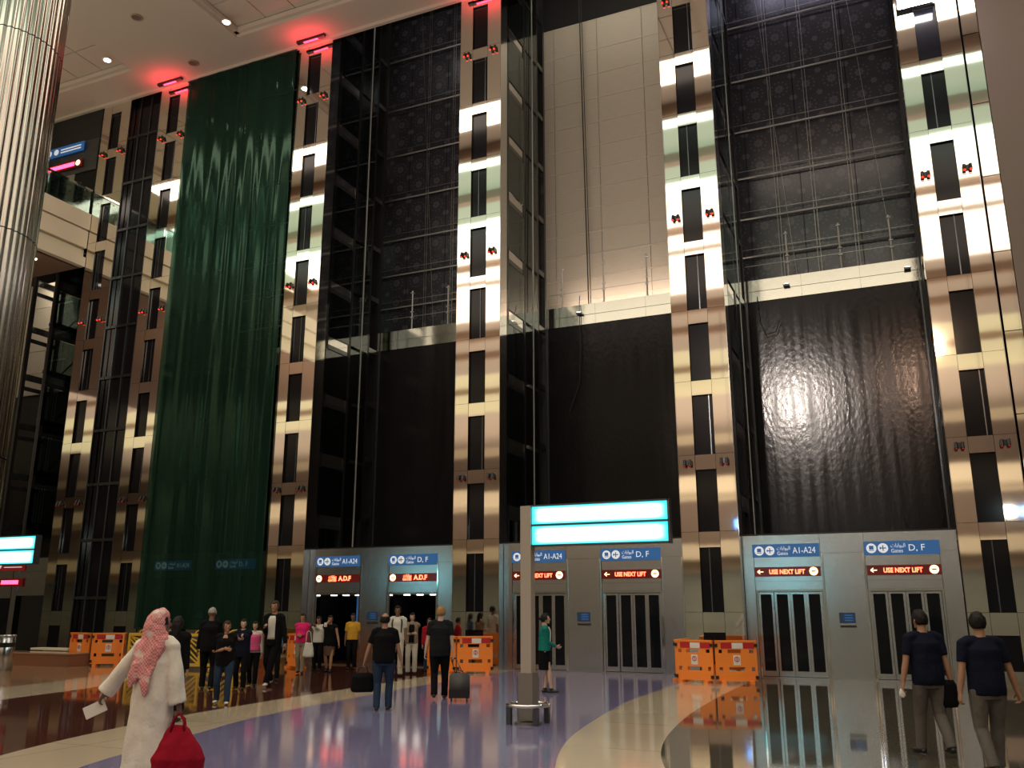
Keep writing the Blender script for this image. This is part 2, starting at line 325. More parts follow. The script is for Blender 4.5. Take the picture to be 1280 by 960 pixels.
# ------------------------------------------------------------------ setting: ceiling
CZ = 21.6
ceil = struct('ceiling', MB().box(-130,-30.9,-8,0,CZ,CZ+.5), 'ceiling_plaster')
cofs = [(-30.9,-25.4),(-20.4,-15.0),(-10.2,-4.9),(-.1,5.2)]
prev = -30.9
for (a, b) in cofs:
    if a > prev+.01: struct('ceiling_panel', MB().box(prev,a,-8,0,CZ,CZ+.5), 'ceiling_plaster', ceil)
    struct('ceiling_panel', MB().box(a,b,-1.4,0,CZ,CZ+.5), 'ceiling_plaster', ceil)
    struct('ceiling_panel', MB().box(a,b,-8,-6.8,CZ,CZ+.5), 'ceiling_plaster', ceil)
    struct('ceiling_lip', MB().box(a,b,-1.55,-1.4,CZ+.12,CZ+.3).box(a,a+.15,-6.8,-1.4,CZ+.12,CZ+.3).box(b-.15,b,-6.8,-1.4,CZ+.12,CZ+.3), 'ceiling_plaster', ceil)
    nx, ny = 4, 4
    for i in range(nx):
        for j in range(ny):
            w_ = (b-a-.3)/nx; h_ = 5.1/ny; x = a+.15+i*w_; y = -1.55-(j+1)*h_
            o = box('ceiling_tile', x+.02, x+w_-.02, y+.02, y+h_-.02, CZ+.30, CZ+.36, 'ceiling_plaster', ceil)
    struct('ceiling_panel', MB().box(a,b,-6.8,-1.4,CZ+.38,CZ+.5), 'ceiling_plaster', ceil)
    prev = b
struct('ceiling_panel', MB().box(prev,40,-8,0,CZ,CZ+.5), 'ceiling_plaster', ceil)
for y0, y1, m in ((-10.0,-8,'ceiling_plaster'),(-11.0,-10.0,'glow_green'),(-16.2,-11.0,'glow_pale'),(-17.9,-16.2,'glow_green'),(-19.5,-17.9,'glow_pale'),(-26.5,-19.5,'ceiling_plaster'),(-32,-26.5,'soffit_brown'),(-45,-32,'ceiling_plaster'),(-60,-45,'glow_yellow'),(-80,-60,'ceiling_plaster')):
    struct('ceiling_glow_band' if 'glow' in m else 'ceiling_panel', MB().box(-130,40,y0,y1,CZ,CZ+.5), m, ceil)
for y_, h_ in ((-9.3,.5),(-13.4,.45),(-20.9,.6),(-24.0,.4),(-34,.6),(-39,.5),(-50,.5)):
    struct('ceiling_beam', MB().box(-130,40,y_-.22,y_+.22,CZ-h_,CZ-.001), 'soffit_brown' if h_ > .45 else 'ceiling_plaster', ceil)
struct('ceiling_edge', MB().box(-60,40,-.12,0,CZ-.12,CZ), 'ceiling_plaster', ceil)
struct('ceiling_rear', MB().box(-60,40,0,7,26,26.2), 'black_void')
# walls
struct('wall_rear', MB().box(-60,40,6.3,6.5,0,26), 'black_void')
wb = struct('wall_back', MB().box(-130,40,-80,-79.5,0,26), 'cream_fascia')
for z in (6.8, 13.8):
    struct('shop_front', MB().box(-130,40,-79.5,-79.3,z-6.8,z-1.2), 'shop_green', wb) if z < 7 else None
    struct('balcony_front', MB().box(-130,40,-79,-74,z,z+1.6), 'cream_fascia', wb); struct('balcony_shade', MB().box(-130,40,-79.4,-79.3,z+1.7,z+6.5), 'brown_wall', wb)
struct('wall_right', MB().box(2.95,14,.0,.5,0,26), 'brown_wall')
for z_ in range(13): struct('trim_1', MB().box(2.56,2.93,.0,.06,z_*1.995+.01,z_*1.995+1.985), 'mirror_steel')
struct('wall_far_right', MB().box(24,24.4,-80,0,0,26), 'brown_wall')
struct('wall_left', MB().box(-130,-129.6,-80,6.5,0,26), 'ceiling_plaster')
# ceiling fittings
DL = [(-25.72,-2.3),(-20.1,-2.25)]
for (x, y), lab in zip(DL, ('white round downlight at the edge of the left ceiling coffer', 'white round downlight in the right ceiling coffer beside the plain strip')):
    t = thing('ceiling_downlight', lab, 'ceiling light', (x,y,CZ), 0, 'ceiling downlights')
    link('trim_ring', MB().cyl((0,0,-.03), .17, .04), 'ceiling_plaster', t); link('bulb', MB().cyl((0,0,-.05), .11, .03), 'white_lamp', t)
for (x, y), lab in zip([(-22.78,-3.71),(-22.9,-.85)], ('small dark round vent on the ceiling between the coffers, higher in view', 'small dark round vent near the ceiling edge above the netting')):
    t = thing('ceiling_vent', lab, 'vent', (x,y,CZ), 0, 'round ceiling vents')
    link('rim', MB().ring((0,0,-.02), .17, .03), 'soffit_brown', t); link('core', MB().cyl((0,0,-.03), .15, .03), 'brown_wall', t)

# ------------------------------------------------------------------ balcony at the left
bal = thing('upper_balcony', 'cream stepped balcony edge at left above a brown soffit', 'balcony', (-28.35,0,0))
def bb(n, x0,x1,y0,y1,z0,z1,m): return box(n, x0, x1, y0, y1, z0, z1, m, bal)
bb('slab', -18,-.35,-22,-.02,14.7,16.6,'cream_fascia')
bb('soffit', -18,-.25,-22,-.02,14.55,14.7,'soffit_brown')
bb('fascia_board', -.35,.02,-22,-.02,16.08,16.75,'cream_fascia')
bb('fascia_board', -.35,-.03,-22,-.02,15.32,16.03,'cream_fascia')
bb('fascia_board', -.35,-.16,-22,-.02,14.98,15.28,'cream_fascia')
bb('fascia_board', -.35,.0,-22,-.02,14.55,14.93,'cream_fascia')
for i in range(6): bb('glass_pane', -.1,-.08,-1.9-1.9*i,-.08-1.9*i,16.8,17.75,'clear_glass')
bb('handrail', -.13,-.05,-14,-.05,17.75,17.82,'mirror_chrome')
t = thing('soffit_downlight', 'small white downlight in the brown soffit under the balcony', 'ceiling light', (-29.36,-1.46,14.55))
link('trim_ring', MB().cyl((0,0,-.03), .13, .03), 'cream_fascia', t); link('bulb', MB().cyl((0,0,-.05), .09, .03), 'white_lamp', t)
# upper lobby front behind the balcony
ul = thing('upper_lift_lobby', 'grey lift front on the upper balcony with dark glass doors', 'lift front', (-28.4,.0,16.6))
box('steel_panel', -14,-.05,.0,.15,2.2,3.6,'mid_steel',ul)
for i in range(8): box('steel_panel', -14+1.75*i,-13.45+1.75*i,.0,.15,0,2.2,'brushed_steel',ul)
for i in range(8): box('glass_door', -13.45+1.75*i,-12.25+1.75*i,.05,.1,0,2.2,'door_glass',ul)
box('dark_header', -14,-.05,.02,.15,3.6,4.95,'black_void',ul)
box('post', -3.4,-3.2,-.5,-.3,0,4.9,'mid_steel',ul)
t = thing('gate_sign', 'small blue direction sign on the upper lobby front, far left', 'sign', (-30.3,-.05,19.75))
box('sign_board', -1.1,1.1,-.04,0,.0,.42,'signal_blue',t)
for dx in (-.85,-.45): link('icon_disc', MB().cyl((dx,-.045,.21), .13, .01, axis=(0,-1,0)), 'sign_white', t)
for z in (.12,.24): box('text_line', -.2,.95,-.05,-.04,z,z+.05,'sign_white',t)
t = thing('led_display', 'red led strip under the blue sign on the upper lobby front', 'display', (-30.2,-.05,19.05))
box('display_board', -1.1,1.0,-.04,0,.0,.34,'led_board',t); box('text_line', -1.0,.6,-.05,-.04,.08,.25,'red_glow',t); link('icon_disc', MB().cyl((.8,-.045,.17), .12, .01, axis=(0,-1,0)), 'led_cream', t)
for k, (x, y, s) in enumerate([(-29.9,-.9,1.0),(-31.5,-1.3,1.2),(-28.9,-.6,.6)]):
    t = thing('potted_shrub', ('dark leafy shrub in a pot beside the upper balcony sign', 'larger leafy shrub at the left on the upper balcony', 'low leafy shrub at the corner of the upper balcony')[k], 'plant', (x,y,16.6), 0, 'shrubs on the upper balcony')
    link('pot', MB().tube([(0,0,0),(0,0,.45)], [.2,.27], seg=14), 'cream_fascia', t)
    m = MB()
    for i in range(150):
        p = V((random.gauss(0,.28),random.gauss(0,.28),.75+random.gauss(0,.3)*s+.3*s)); d = V((random.gauss(0,1),random.gauss(0,1),random.gauss(0,.6))).normalized(); e = d.cross(V((0,0,1))).normalized()*.04
        n0 = len(m.v); m.v += [tuple(p), tuple(p+d*.09+e), tuple(p+d*.2), tuple(p+d*.09-e)]; m.f.append((n0,n0+1,n0+2,n0+3))
    o = link('foliage', m, 'leaf', t)

# ------------------------------------------------------------------ mirrored columns
COLS = [-28.35,-25.27,-18.65,-12.0,-5.35,1.05]
CLAB = ['leftmost fully visible slotted column, left of the green net', 'slotted column touching the left edge of the green net',
        'slotted column touching the right edge of the green net', 'slotted column left of the signpost, red tinted at its top', 'slotted column just right of the lit signpost', 'slotted column at the right edge under the bright glare']
def column(c, lab, ztop=26, zbase=0):
    t = thing('mirrored_column', 'mirror-polished steel '+lab, 'column', (c,0,zbase))
    box('core', .12,1.33,.12,.5,0,ztop,'dark_steel',t)
    z0s = [1.55+1.995*k for k in range(13)]
    for k, z in enumerate(z0s):
        za, zb = z-.0, z+1.995
        if za > ztop: break
        for x0, x1 in ((0,.44),(.98,1.45)):
            o = box('mirror_panel', x0+.004,x1-.004,0,.06,za+.004,zb-.004,'mirror_steel',t)
            o.rotation_euler = (math.radians(random.uniform(-.12,.12)), 0, math.radians(random.uniform(-.35,.35)))
        if k != 0 or True:
            o = box('cross_panel', .444,.976,.005,.06,z+1.60,z+1.991,'mirror_steel',t); o.rotation_euler = (math.radians(random.uniform(-.12,.12)),0,0)
        box('slot_pane', .444,.976,.09,.11,z,z+1.60,'slot_glass',t)
        if k % 2 == 0: box('slot_rod', .66+.1*(k%3),.685+.1*(k%3),.07,.085,z,z+1.60,'mid_steel',t)
    for x0, x1 in ((0,.44),(.98,1.45)): box('mirror_panel', x0+.004,x1-.004,0,.06,.0,1.546,'mirror_steel',t)
    box('cross_panel', .444,.976,.0,.06,1.06,1.546,'mirror_steel',t); box('cross_panel', .444,.976,.0,.06,.0,.3,'mirror_steel',t)
    box('slot_pane', .444,.976,.03,.05,.3,1.06,'slot_glass',t)
    box('side_panel', -.01,.0,0,.5,0,ztop,'mirror_steel',t); box('side_panel', 1.45,1.46,0,.5,0,ztop,'mirror_chrome',t)
    return t
for c, l in zip(COLS, CLAB):
    column(c, l)
# red-tipped twin lamps on the column strips, three rows
rows = {5.3:'lowest row', 12.25:'middle row', 19.3:'top row'}
cn = {-28.35:'leftmost visible column', -25.27:'column left of green net', -18.65:'column right of green net', -12.0:'column left of signpost', -5.35:'column right of signpost', 1.05:'column at right edge'}
for c in COLS:
    for z, rn in rows.items():
        if c == 1.05 and z > 15: continue
        for dx, sd in ((.25,'left'),(1.2,'right')):
            t = thing('marker_lamp', 'twin red marker lamp, %s, %s strip of %s' % (rn, sd, cn[c]), 'lamp', (c+dx,0,z), 0, 'twin marker lamps on the columns')
            link('bracket', MB().box(-.10,.10,-.05,-.001,-.03,.10), 'dark_steel', t)
            for e in (-.07,.07):
                h = link('lamp_head', MB().cyl((e,-.05,.1), .042, .16, 10, axis=(0,-.4,-.92)), 'dark_steel', t)
                link('lens', MB().cyl((e,-.118,-.055), .034, .02, 10, axis=(0,-.4,-.92)), 'red_lamp' if z > 6 else 'barrier_red', h)
# red glow strips at the ceiling line
for c, l in ((-25.3,'left of the green net'),(-18.65,'right of the green net'),(-12.0,'left of the signpost')):
    area('red_uplight', (c+.72,-.55,CZ-.7), (math.radians(165),0,0), 1.2, .2, 14, (1,.03,.06))
    t = thing('red_light_bar', 'short red light bar at the ceiling line on the column '+l, 'lamp', (c+.72,-.3,CZ-.112))
    link('housing', MB().box(-.6,.6,-.06,.06,.0,.10), 'dark_steel', t); link('tube', MB().box(-.3,.3,-.03,.03,-.02,0), 'red_glow', t)

# ------------------------------------------------------------------ glazed lift shafts beside the columns
def shaft_at(c, lab, ztop=26):
    t = thing('lift_shaft', lab, 'lift shaft', (c,0,0))
    z0 = 3.42
    for x in (.06,1.39):
        for y in (.62,1.95,3.1,3.78):
            box('steel_post', x-.06,x+.06,y-.07,y+.07,z0,ztop,'dark_steel',t)
    box('bright_mullion', 1.44,1.47,2.62,2.67,z0,ztop,'tube_steel',t)
    box('guide_rail', .68,.76,1.0,1.08,z0,ztop,'mid_steel',t); box('guide_rail', .68,.76,2.9,2.98,z0,ztop,'mid_steel',t)
    if c > -31: box('rear_lining', .1,1.35,3.86,3.9,z0,ztop,'black_void',t)
    k = 0; z = 4.55
    while z < ztop-1:
        for x in (.06,1.39):
            box('steel_beam', x-.05,x+.05,.69,1.88,z,z+.24,'shaft_steel',t); box('steel_beam', x-.04,x+.04,.69,1.88,z-.42,z-.27,'shaft_steel',t)
            box('steel_beam', x-.05,x+.05,3.17,3.71,z+.1,z+.28,'shaft_steel',t)
        box('spandrel_plate', 1.40,1.425,.70,1.87,z-.27,z,'mirror_chrome',t)
        box('cross_beam', .12,1.33,1.9,2.0,z,z+.2,'shaft_steel',t); box('cross_beam', .12,1.33,3.05,3.15,z,z+.2,'shaft_steel',t)
        m = MB(); m.bar((.06,2.02,z+.25),(.06,3.03,z+1.5),.035).bar((1.39,3.03,z+.25),(1.39,2.02,z+1.5),.035)
        link('diagonal_brace', m, 'dark_steel', t)
        box('rail_bracket', .6,.84,1.02,1.2,z+.3,z+.42,'mirror_chrome',t); box('rail_bracket', 1.25,1.38,2.2,2.5,z+.35,z+.75,'mirror_chrome',t)
        box('glass_pane', 1.445,1.455,.55,1.88,z+.02,z+1.53,'shaft_glass',t)
        box('glass_pane', 1.445,1.455,2.0,3.05,z+.02,z+1.9,'shaft_glass',t)
        z += 1.995; k += 1
    for y in (1.5,1.62,1.74): link('hoist_rope', MB().bar((.7,y,z0),(.7,y,ztop),.012), 'cable_steel', t)
    return t
SL = ['dark glazed lift shaft behind the far left columns', None, 'dark glazed lift shaft behind the green net, at its left', 'wide dark glazed lift shaft with beams, right of the green net', 'dark glazed lift shaft right of the column left of the signpost', 'narrow dark glazed lift shaft left of the widest water wall', 'dark glazed lift shaft behind the column at the right edge']
for c, l in zip([-31.9]+COLS, SL):
    if l: shaft_at(c, l)
# dark glass strip between the two left columns
t = thing('glass_strip', 'tall dark glass strip between the two left slotted columns', 'glazing', (-26.88,.3,0))
for k in range(13): box('glass_pane', .02,1.58,0,.03,k*1.995+.02,(k+1)*1.995-.02,'slot_glass',t)
for x in (.25,.8,1.3): box('mullion', x,x+.04,-.05,0,0,26,'mid_steel',t)
for k in range(13): box('cross_rail', .0,1.6,-.06,0,k*1.995-.05,k*1.995+.05,'dark_steel',t)

# ------------------------------------------------------------------ lift fronts
AR = '\uFE95\uFE8E\uFE91\uFE8D\uFEEE\uFE92\uFEDF\uFE8D'
def icon(t, x, z, y=-.03, plane=False, r=.115):
    o = link('icon_disc', MB().cyl((x,y,z), r, .006, 24, axis=(0,-1,0)), 'sign_white', t)
    m = MB(); yy = y-.009
    if plane: m.box(x-.075,x+.07,yy,yy+.002,z-.012,z+.012).box(x-.012,x+.012,yy,yy+.002,z-.065,z+.065).box(x-.07,x-.05,yy,yy+.002,z-.03,z+.03)
    else: m.box(x-.05,x+.05,yy,yy+.002,z-.03,z+.06).box(x-.06,x+.06,yy,yy+.002,z-.06,z-.045)
    link('icon_glyph', m, 'signal_blue', o)
def gate_sign(x, z, w_, label, body, dy=0.33):
    t = thing('gate_sign', label, 'sign', (x,.32,z), 0, 'blue gate signs over the lifts')
    box('sign_board', 0,w_,-.03,0,0,.32,'signal_blue',t)
    icon(t,.17,.16); icon(t,.43,.16,plane=True)
    text(AR, .125, 'sign_white', t, (.60,-.034,.175), sx=.85); text('Gates', .125, 'sign_white', t, (.60,-.034,.05), sx=.9)
    text(body, .215, 'sign_white', t, (.98,-.034,.085), sx=.80 if len(body) > 4 else 1)
def led_use(x, z, w_, label, dy=.33):
    t = thing('led_display', label, 'display', (x,dy,z), 0, 'red led displays over the lifts')
    box('display_board', 0,w_,-.05,0,0,.23,'led_board',t)
    link('arrow', MB().box(.1,.22,-.056,-.05,.105,.125).bar((.08,-.053,.115),(.14,-.053,.165),.012).bar((.08,-.053,.115),(.14,-.053,.065),.012), 'led_cream', t)
    text('USE NEXT LIFT', .15, 'led_red', t, (.36,-.055,.06), sx=.86, bold=.004)
    d = link('icon_disc', MB().cyl((w_-.16,-.05,.115), .10, .008, 24, axis=(0,-1,0)), 'led_cream', t)
    box('bar', w_-.21,w_-.11,-.064,-.059,.10,.13,'barrier_red',d)
def led_gates(x, z, w_, label, dy=.33):
    t = thing('led_display', label, 'display', (x,dy,z), 0, 'red led displays over the lifts')
    box('display_board', 0,w_,-.05,0,0,.23,'led_board',t)
    d = link('icon_disc', MB().cyl((.14,-.05,.115), .10, .008, 24, axis=(0,-1,0)), 'led_cream', t)
    box('bar', .09,.19,-.064,-.059,.10,.13,'barrier_red',d)
    text('\uFE95\uFE8E\uFE91\uFE8D\uFEEE\uFE91', .11, 'led_red', t, (.50,-.055,.13), bold=.003); text('GATES', .10, 'led_red', t, (.48,-.055,.03), bold=.003)
    text('A.D.F', .19, 'led_red', t, (.86,-.055,.05), bold=.005)
def lift_front(base, lab, w_=5.2):
    t = thing('lift_entrance', lab, 'lift surround', (base,.3,0), 0, 'brushed steel lift surrounds')
    for x0, x1 in ((.015,.28),(1.89,2.90),(4.53,w_)):
        if x1 > w_+.01 or x1 <= x0: x1 = min(x1, w_)
        if x1 <= x0+.02: continue
        box('pier_panel', x0+.005,x1-.005,0,.25,0,2.95,'brushed_steel',t)
        if x1-x0 > .5: box('pier_trim', x0+.02,x0+.05,-.02,0,0,2.95,'mirror_chrome',t); box('pier_trim', x1-.05,x1-.02,-.02,0,0,2.95,'mirror_chrome',t)
    for x0, x1 in ((.015,1.89),(1.89,2.90),(2.90,w_)):
        x1 = min(x1, w_)
        if x1 <= x0+.02: continue
        box('frieze_panel', x0+.004,x1-.004,-.0,.25,2.955,3.42,'brushed_steel',t)
    for x0, x1 in ((.28,1.89),(2.90,4.53)):
        if x1 > w_: continue
        box('lintel_panel', x0+.004,x1-.004,.03,.25,2.30,2.95,'brushed_steel',t); box('lintel_panel', x0+.004,x1-.004,.01,.25,2.09,2.295,'brushed_steel',t)
    box('roof_slab', .015,w_,.0,3.6,3.42,3.46,'dark_steel',t)
    box('threshold', .015,w_,-.03,.2,0,.03,'brushed_steel',t)
    return t
def doors(x, w_, lab, open_=False, dim=False):
    t = thing('lift_door', lab, 'lift door', (x,.36,0), 0, 'lift doors')
    box('door_frame', 0,.04,-.02,.16,.03,2.09,'mirror_chrome',t); box('door_frame', w_-.04,w_,-.02,.16,.03,2.09,'mirror_chrome',t); box('door_frame', .04,w_-.04,-.02,.16,2.04,2.09,'mirror_chrome',t)
    if not open_:
        lw = (w_-.08)/4
        for i in range(4):
            y = .03 if i in (0,3) else .08
            x0 = .04+i*lw; x1 = x0+lw-.008
            m = MB().box(x0,x0+.055,y,y+.035,.04,2.03).box(x1-.055,x1,y,y+.035,.04,2.03).box(x0+.055,x1-.055,y,y+.035,1.98,2.03).box(x0+.055,x1-.055,y,y+.035,.04,.16)
            lf = link('door_leaf', m, 'brushed_steel', t)
            link('glass_pane', MB().box(x0+.055,x1-.055,y+.012,y+.022,.16,1.98), 'door_glass', lf)
        box('dark_interior', .04,w_-.04,.18,.2,.03,2.04,'black_void',t)
    else:
        box('cab_wall', .0,.04,.2,2.2,.03,2.06,'slot_glass',t); box('cab_wall', w_-.04,w_,.2,2.2,.03,2.06,'slot_glass',t); box('cab_wall', .04,w_-.04,2.16,2.2,.03,2.06,'door_glass',t)
        box('cab_ceiling', .04,w_-.04,.2,2.16,2.06,2.10,'mid_steel',t); box('cab_floor', .04,w_-.04,.2,2.16,.0,.03,'stone_brown',t)
        for dx in (.35,.8,1.25): link('cab_light', MB().cyl((dx,.45,2.02), .10, .04, 16), 'cab_lamp', t)
        for xx, rr in ((.35,.02),): link('handrail', MB().bar((.1,2.1,.95),(w_-.1,2.1,.95),.02,8), 'mirror_chrome', t)
    return t
def plaque(x, z, lab):
    t = thing('wall_plaque', lab, 'sign', (x,.3,z), 0, 'small blue plaques between the lifts')
    box('board', -.18,.18,-.02,0,0,.24,'plaque_blue',t)
    for i in range(3): box('text_line', -.06,.13,-.023,-.02,.05+.06*i,.075+.06*i,'sign_white' if 0 else 'signal_blue',t)
    p = box('button_strip', -.17,.19,-.025,0,-.10,-.05,'black_plastic',t)
BASES = {'b1':-3.9,'b2':-10.55,'b3':-17.2,'b4':-23.83,'b5':-30.45}
FL = dict(b1='brushed steel lift surround under the wide water wall at right', b2='brushed steel lift surround behind the lit signpost', b3='brushed steel lift surround with the crowd in front', b4='lift surround seen dimly through the green net', b5='grey lift surround at the far left edge')
where = dict(b1=('rightmost bank, left door','rightmost bank, right door'), b2=('bank behind the signpost, left door','bank behind the signpost, right door'), b3=('open, at the left behind the crowd','open, right one behind the man with backpack straps'), b4=('behind the green net, left door','behind the green net, right door'))
for b, x in BASES.items():
    lift_front(x, FL[b], {'b5':2.06,'b1':4.93}.get(b,5.14))
    if b == 'b5': continue
    for i, (dx, ww) in enumerate(((.28,1.61),(2.90,1.63))):
        doors(x+dx, ww, ('closed four-leaf glass lift door, ' if b != 'b3' else 'lift doorway with dark cab, ')+where[b][i], b == 'b3')
    gate_sign(x+.26, 2.88, 1.61, 'blue sign reading A1-A24 over the '+('lift of the '+where[b][0].replace(', left door','') if b in ('b1','b2') else 'left lift '+('behind the crowd' if b == 'b3' else 'behind the net')), 'A1-A24')
    gate_sign(x+2.89, 2.88, 1.66, 'blue sign reading D, F over the '+('lift of the '+where[b][1].replace(', right door','') if b in ('b1','b2') else 'right lift '+('behind the crowd' if b == 'b3' else 'behind the net')), 'D, F')
    for i, (dx, ww) in enumerate(((.28,1.58),(2.92,1.62))):
        if b in ('b1','b2'): led_use(x+dx, 2.41, ww, 'red led board USE NEXT LIFT, '+where[b][i].replace(' door',' lift'))
        elif b == 'b4':
            t = thing('led_display', 'unlit display board behind the green net, '+('left' if i == 0 else 'right')+' lift', 'display', (x+dx,.33,2.41), 0, 'unlit displays behind the net'); box('display_board', 0,ww,-.05,0,0,.23,'slot_glass',t); box('board_rim', 0,ww,-.04,0,.23,.25,'mid_steel',t)
        else: led_gates(x+dx, 2.41, ww, 'red led board listing gates, '+('left' if i == 0 else 'right')+(' lift behind the crowd' if b == 'b3' else ' lift behind the green net'))
    plaque(x+2.38, 1.30, {'b1':'dark blue plaque on the pier between the rightmost lifts','b2':'dark blue plaque on the pier right of the signpost','b3':'dark plaque on the pier between the open lifts','b4':'dark plaque between the lifts behind the green net'}[b])
# advertising panel seen inside the left open lift
t = thing('advert_screen', 'blue lit panel with a cyan figure inside the left open lift', 'screen', (-15.48,.75,0))
box('panel', -.2,.1,0,.03,.45,2.0,'signal_blue',t); box('figure', -.13,.07,-.01,0,1.55,1.62,'cyan_screen',t); box('figure', -.13,-.02,-.01,0,1.38,1.55,'cyan_screen',t); box('figure', -.0,.07,-.01,0,1.38,1.46,'cyan_screen',t)
# far left lobby details
t = thing('lobby_sign', 'red sign plate with two round icons at the far left edge', 'sign', (-30.9,.29,2.98))
box('sign_board', -1.5,1.05,-.03,0,0,.42,'barrier_red',t)
for dx in (-.65,-.32): link('icon_disc', MB().cyl((dx,-.03,.21), .13, .006, 20, axis=(0,-1,0)), 'sign_white', t)
for z in (.12,.24): box('text_line', -.05,.9,-.036,-.03,z,z+.03,'sign_white',t)
t = thing('led_display', 'red led strip under the red sign at the far left edge', 'display', (-30.9,.29,2.42))
box('display_board', -1.5,1.0,-.03,0,0,.3,'led_board',t); box('text_line', -.1,.8,-.036,-.03,.08,.22,'red_glow',t); link('icon_disc', MB().cyl((-.5,-.03,.15), .13, .006, 20, axis=(0,-1,0)), 'led_cream', t)
t = thing('lobby_partition', 'grey steel partition with dark glass at the far left', 'partition', (-34,.3,0))
for i in range(3): box('steel_panel', i*1.18,i*1.18+1.17,0,.2,2.0,3.42,'brushed_steel',t); box('steel_panel', i*1.18,i*1.18+.6,0,.2,0,2.0,'brushed_steel',t); box('glass_pane', i*1.18+.6,i*1.18+1.17,.05,.1,0,2.0,'door_glass',t)
box('partition_top', 0,3.54,0,3.4,3.42,3.46,'dark_steel',t)
t = thing('floor_plinth', 'low reddish-brown stone plinth on the floor at the far left', 'plinth', (-24.0,-3.4,0))
box('stone_block', -2.4,1.6,-.35,.35,0,.34,'plinth_brown',t); box('cap_stone', -2.42,1.62,-.37,.37,.34,.38,'stone_tan',t)
t = thing('bench', 'low pale bench rail beside the plinth at the far left', 'bench', (-24.4,-2.6,0))
box('seat', -.8,.8,-.2,.2,.40,.46,'cream_fascia',t)
for dx in (-.7,.7): box('leg', dx-.03,dx+.03,-.15,.15,0,.40,'brushed_steel',t)
t = thing('litter_bin', 'slim steel litter bin at the left edge of the picture', 'bin', (-22.75,-5.5,0))
link('body', MB().cyl((0,0,0), .20, .9, 24), 'brushed_steel', t, True); link('rim', MB().ring((0,0,.92), .19, .025), 'mirror_chrome', t, True); link('band', MB().cyl((0,0,.62), .205, .12, 24), 'dark_steel', t)

# ------------------------------------------------------------------ recesses: water walls, ledges, railings, rear walls
WL = dict(b1='widest dark water wall with a glittering spot, at right', b2='dark water wall above the lit signpost', b3='dark water wall above the open lifts', b4='dark water wall hidden by the green net', b5='dark water wall at the far left')
for b, x in BASES.items():
    w_ = {'b5':2.0,'b1':4.93}.get(b,5.08)
    t = thing('water_wall', WL[b], 'water wall', (x,3.9,0))
    link('slate_face', MB().box(.02 if b != 'b5' else -7,w_,0,.15,3.47,10.84), 'wet_slate', t); link('frame', MB().box(.0,.05,-.06,-.001,3.46,10.85).box(w_-.02,w_+.03,-.06,-.001,3.46,10.85), 'mid_steel', t)
    t = thing('steel_ledge', {'b1':'polished steel ledge on top of the right water wall','b2':'polished steel ledge below the beige panelled wall','b3':'polished steel ledge above the water wall over the open lifts','b4':'steel ledge behind the green net','b5':'steel ledge at the far left above the dark wall'}[b], 'ledge', (x,3.88,10.85))
    n = 3
    for i in range(n):
        x0 = .0+i*(w_+.1)/n; x1 = x0+(w_+.1)/n
        box('ledge_panel', x0+.003,x1-.003,0,.1,0,.32,'ledge_steel',t); box('ledge_panel', x0+.003,x1-.003,0,.1,.335,.70,'ledge_steel',t)
    box('ledge_top', 0,w_,0.1,1.3,.62,.68,'mid_steel',t)
    if b == 'b5': continue
    t = thing('railing', {'b1':'thin steel railing posts on the right ledge','b2':'thin steel railing posts before the beige wall','b3':'thin steel railing posts above the open lifts','b4':'thin railing posts behind the green net'}[b], 'railing', (x,4.2,11.53))
    for dx in ({'b1':(1.3,2.86,4.3),'b2':(.45,1.95,3.45),'b3':(1.15,2.65,4.2),'b4':(1.2,2.7,4.2)}[b]):
        p = link('post', MB().bar((dx,0,0),(dx,0,1.62),.028,8), 'tube_steel', t)
        for zz in (.55,.78,1.52): link('clamp', MB().box(dx-.06,dx+.06,-.05,.05,zz,zz+.03), 'tube_steel', p)
    link('cable', MB().bar((0,0,.62),(5.1,0,.62),.012), 'cable_steel', t)
CUR_Z = dict(b1=(12.9,14.26,15.75,17.5,19.46,21.6,24.0), b3=(13.02,14.38,15.87,17.65,19.6,21.72,24.05))
for b, y in (('b1',5.45),('b3',5.45),('b4',5.45)):
    x = BASES[b]; zs = CUR_Z.get(b, CUR_Z['b3'])
    t = thing('glass_curtain_wall', {'b1':'dark glass wall with rosette pattern and steel tubes, at right','b3':'dark glass wall with rosette pattern above the open lifts','b4':'dark glass wall behind the green net'}[b], 'glass wall', (x-1.6,y,0))
    edges = [11.4]+list(zs)+[26]
    for i in range(len(edges)-1):
        for j in range(4): box('glass_pane', j*1.7+.01,(j+1)*1.7-.01,0,.04,edges[i]+.01,edges[i+1]-.01,'frit_glass',t)
    for z in zs:
        link('steel_tube', MB().bar((0,-.14,z),(6.8,-.14,z),.03,8), 'tube_steel', t, True)
        link('steel_rod', MB().bar((0,-.10,z+.28),(6.8,-.10,z+.28),.012,4), 'cable_steel', t)
    for xx in (2.6,3.75,4.9): link('cable', MB().bar((xx,-.18,11.4),(xx,-.18,26),.010).bar((xx+.09,-.18,11.4),(xx+.09,-.18,26),.010), 'cable_steel', t)
    for xx in (2.2,5.1): link('diagonal_rod', MB().bar((xx,-.2,26),(xx+.9,-.2,11.4),.008), 'cable_steel', t)
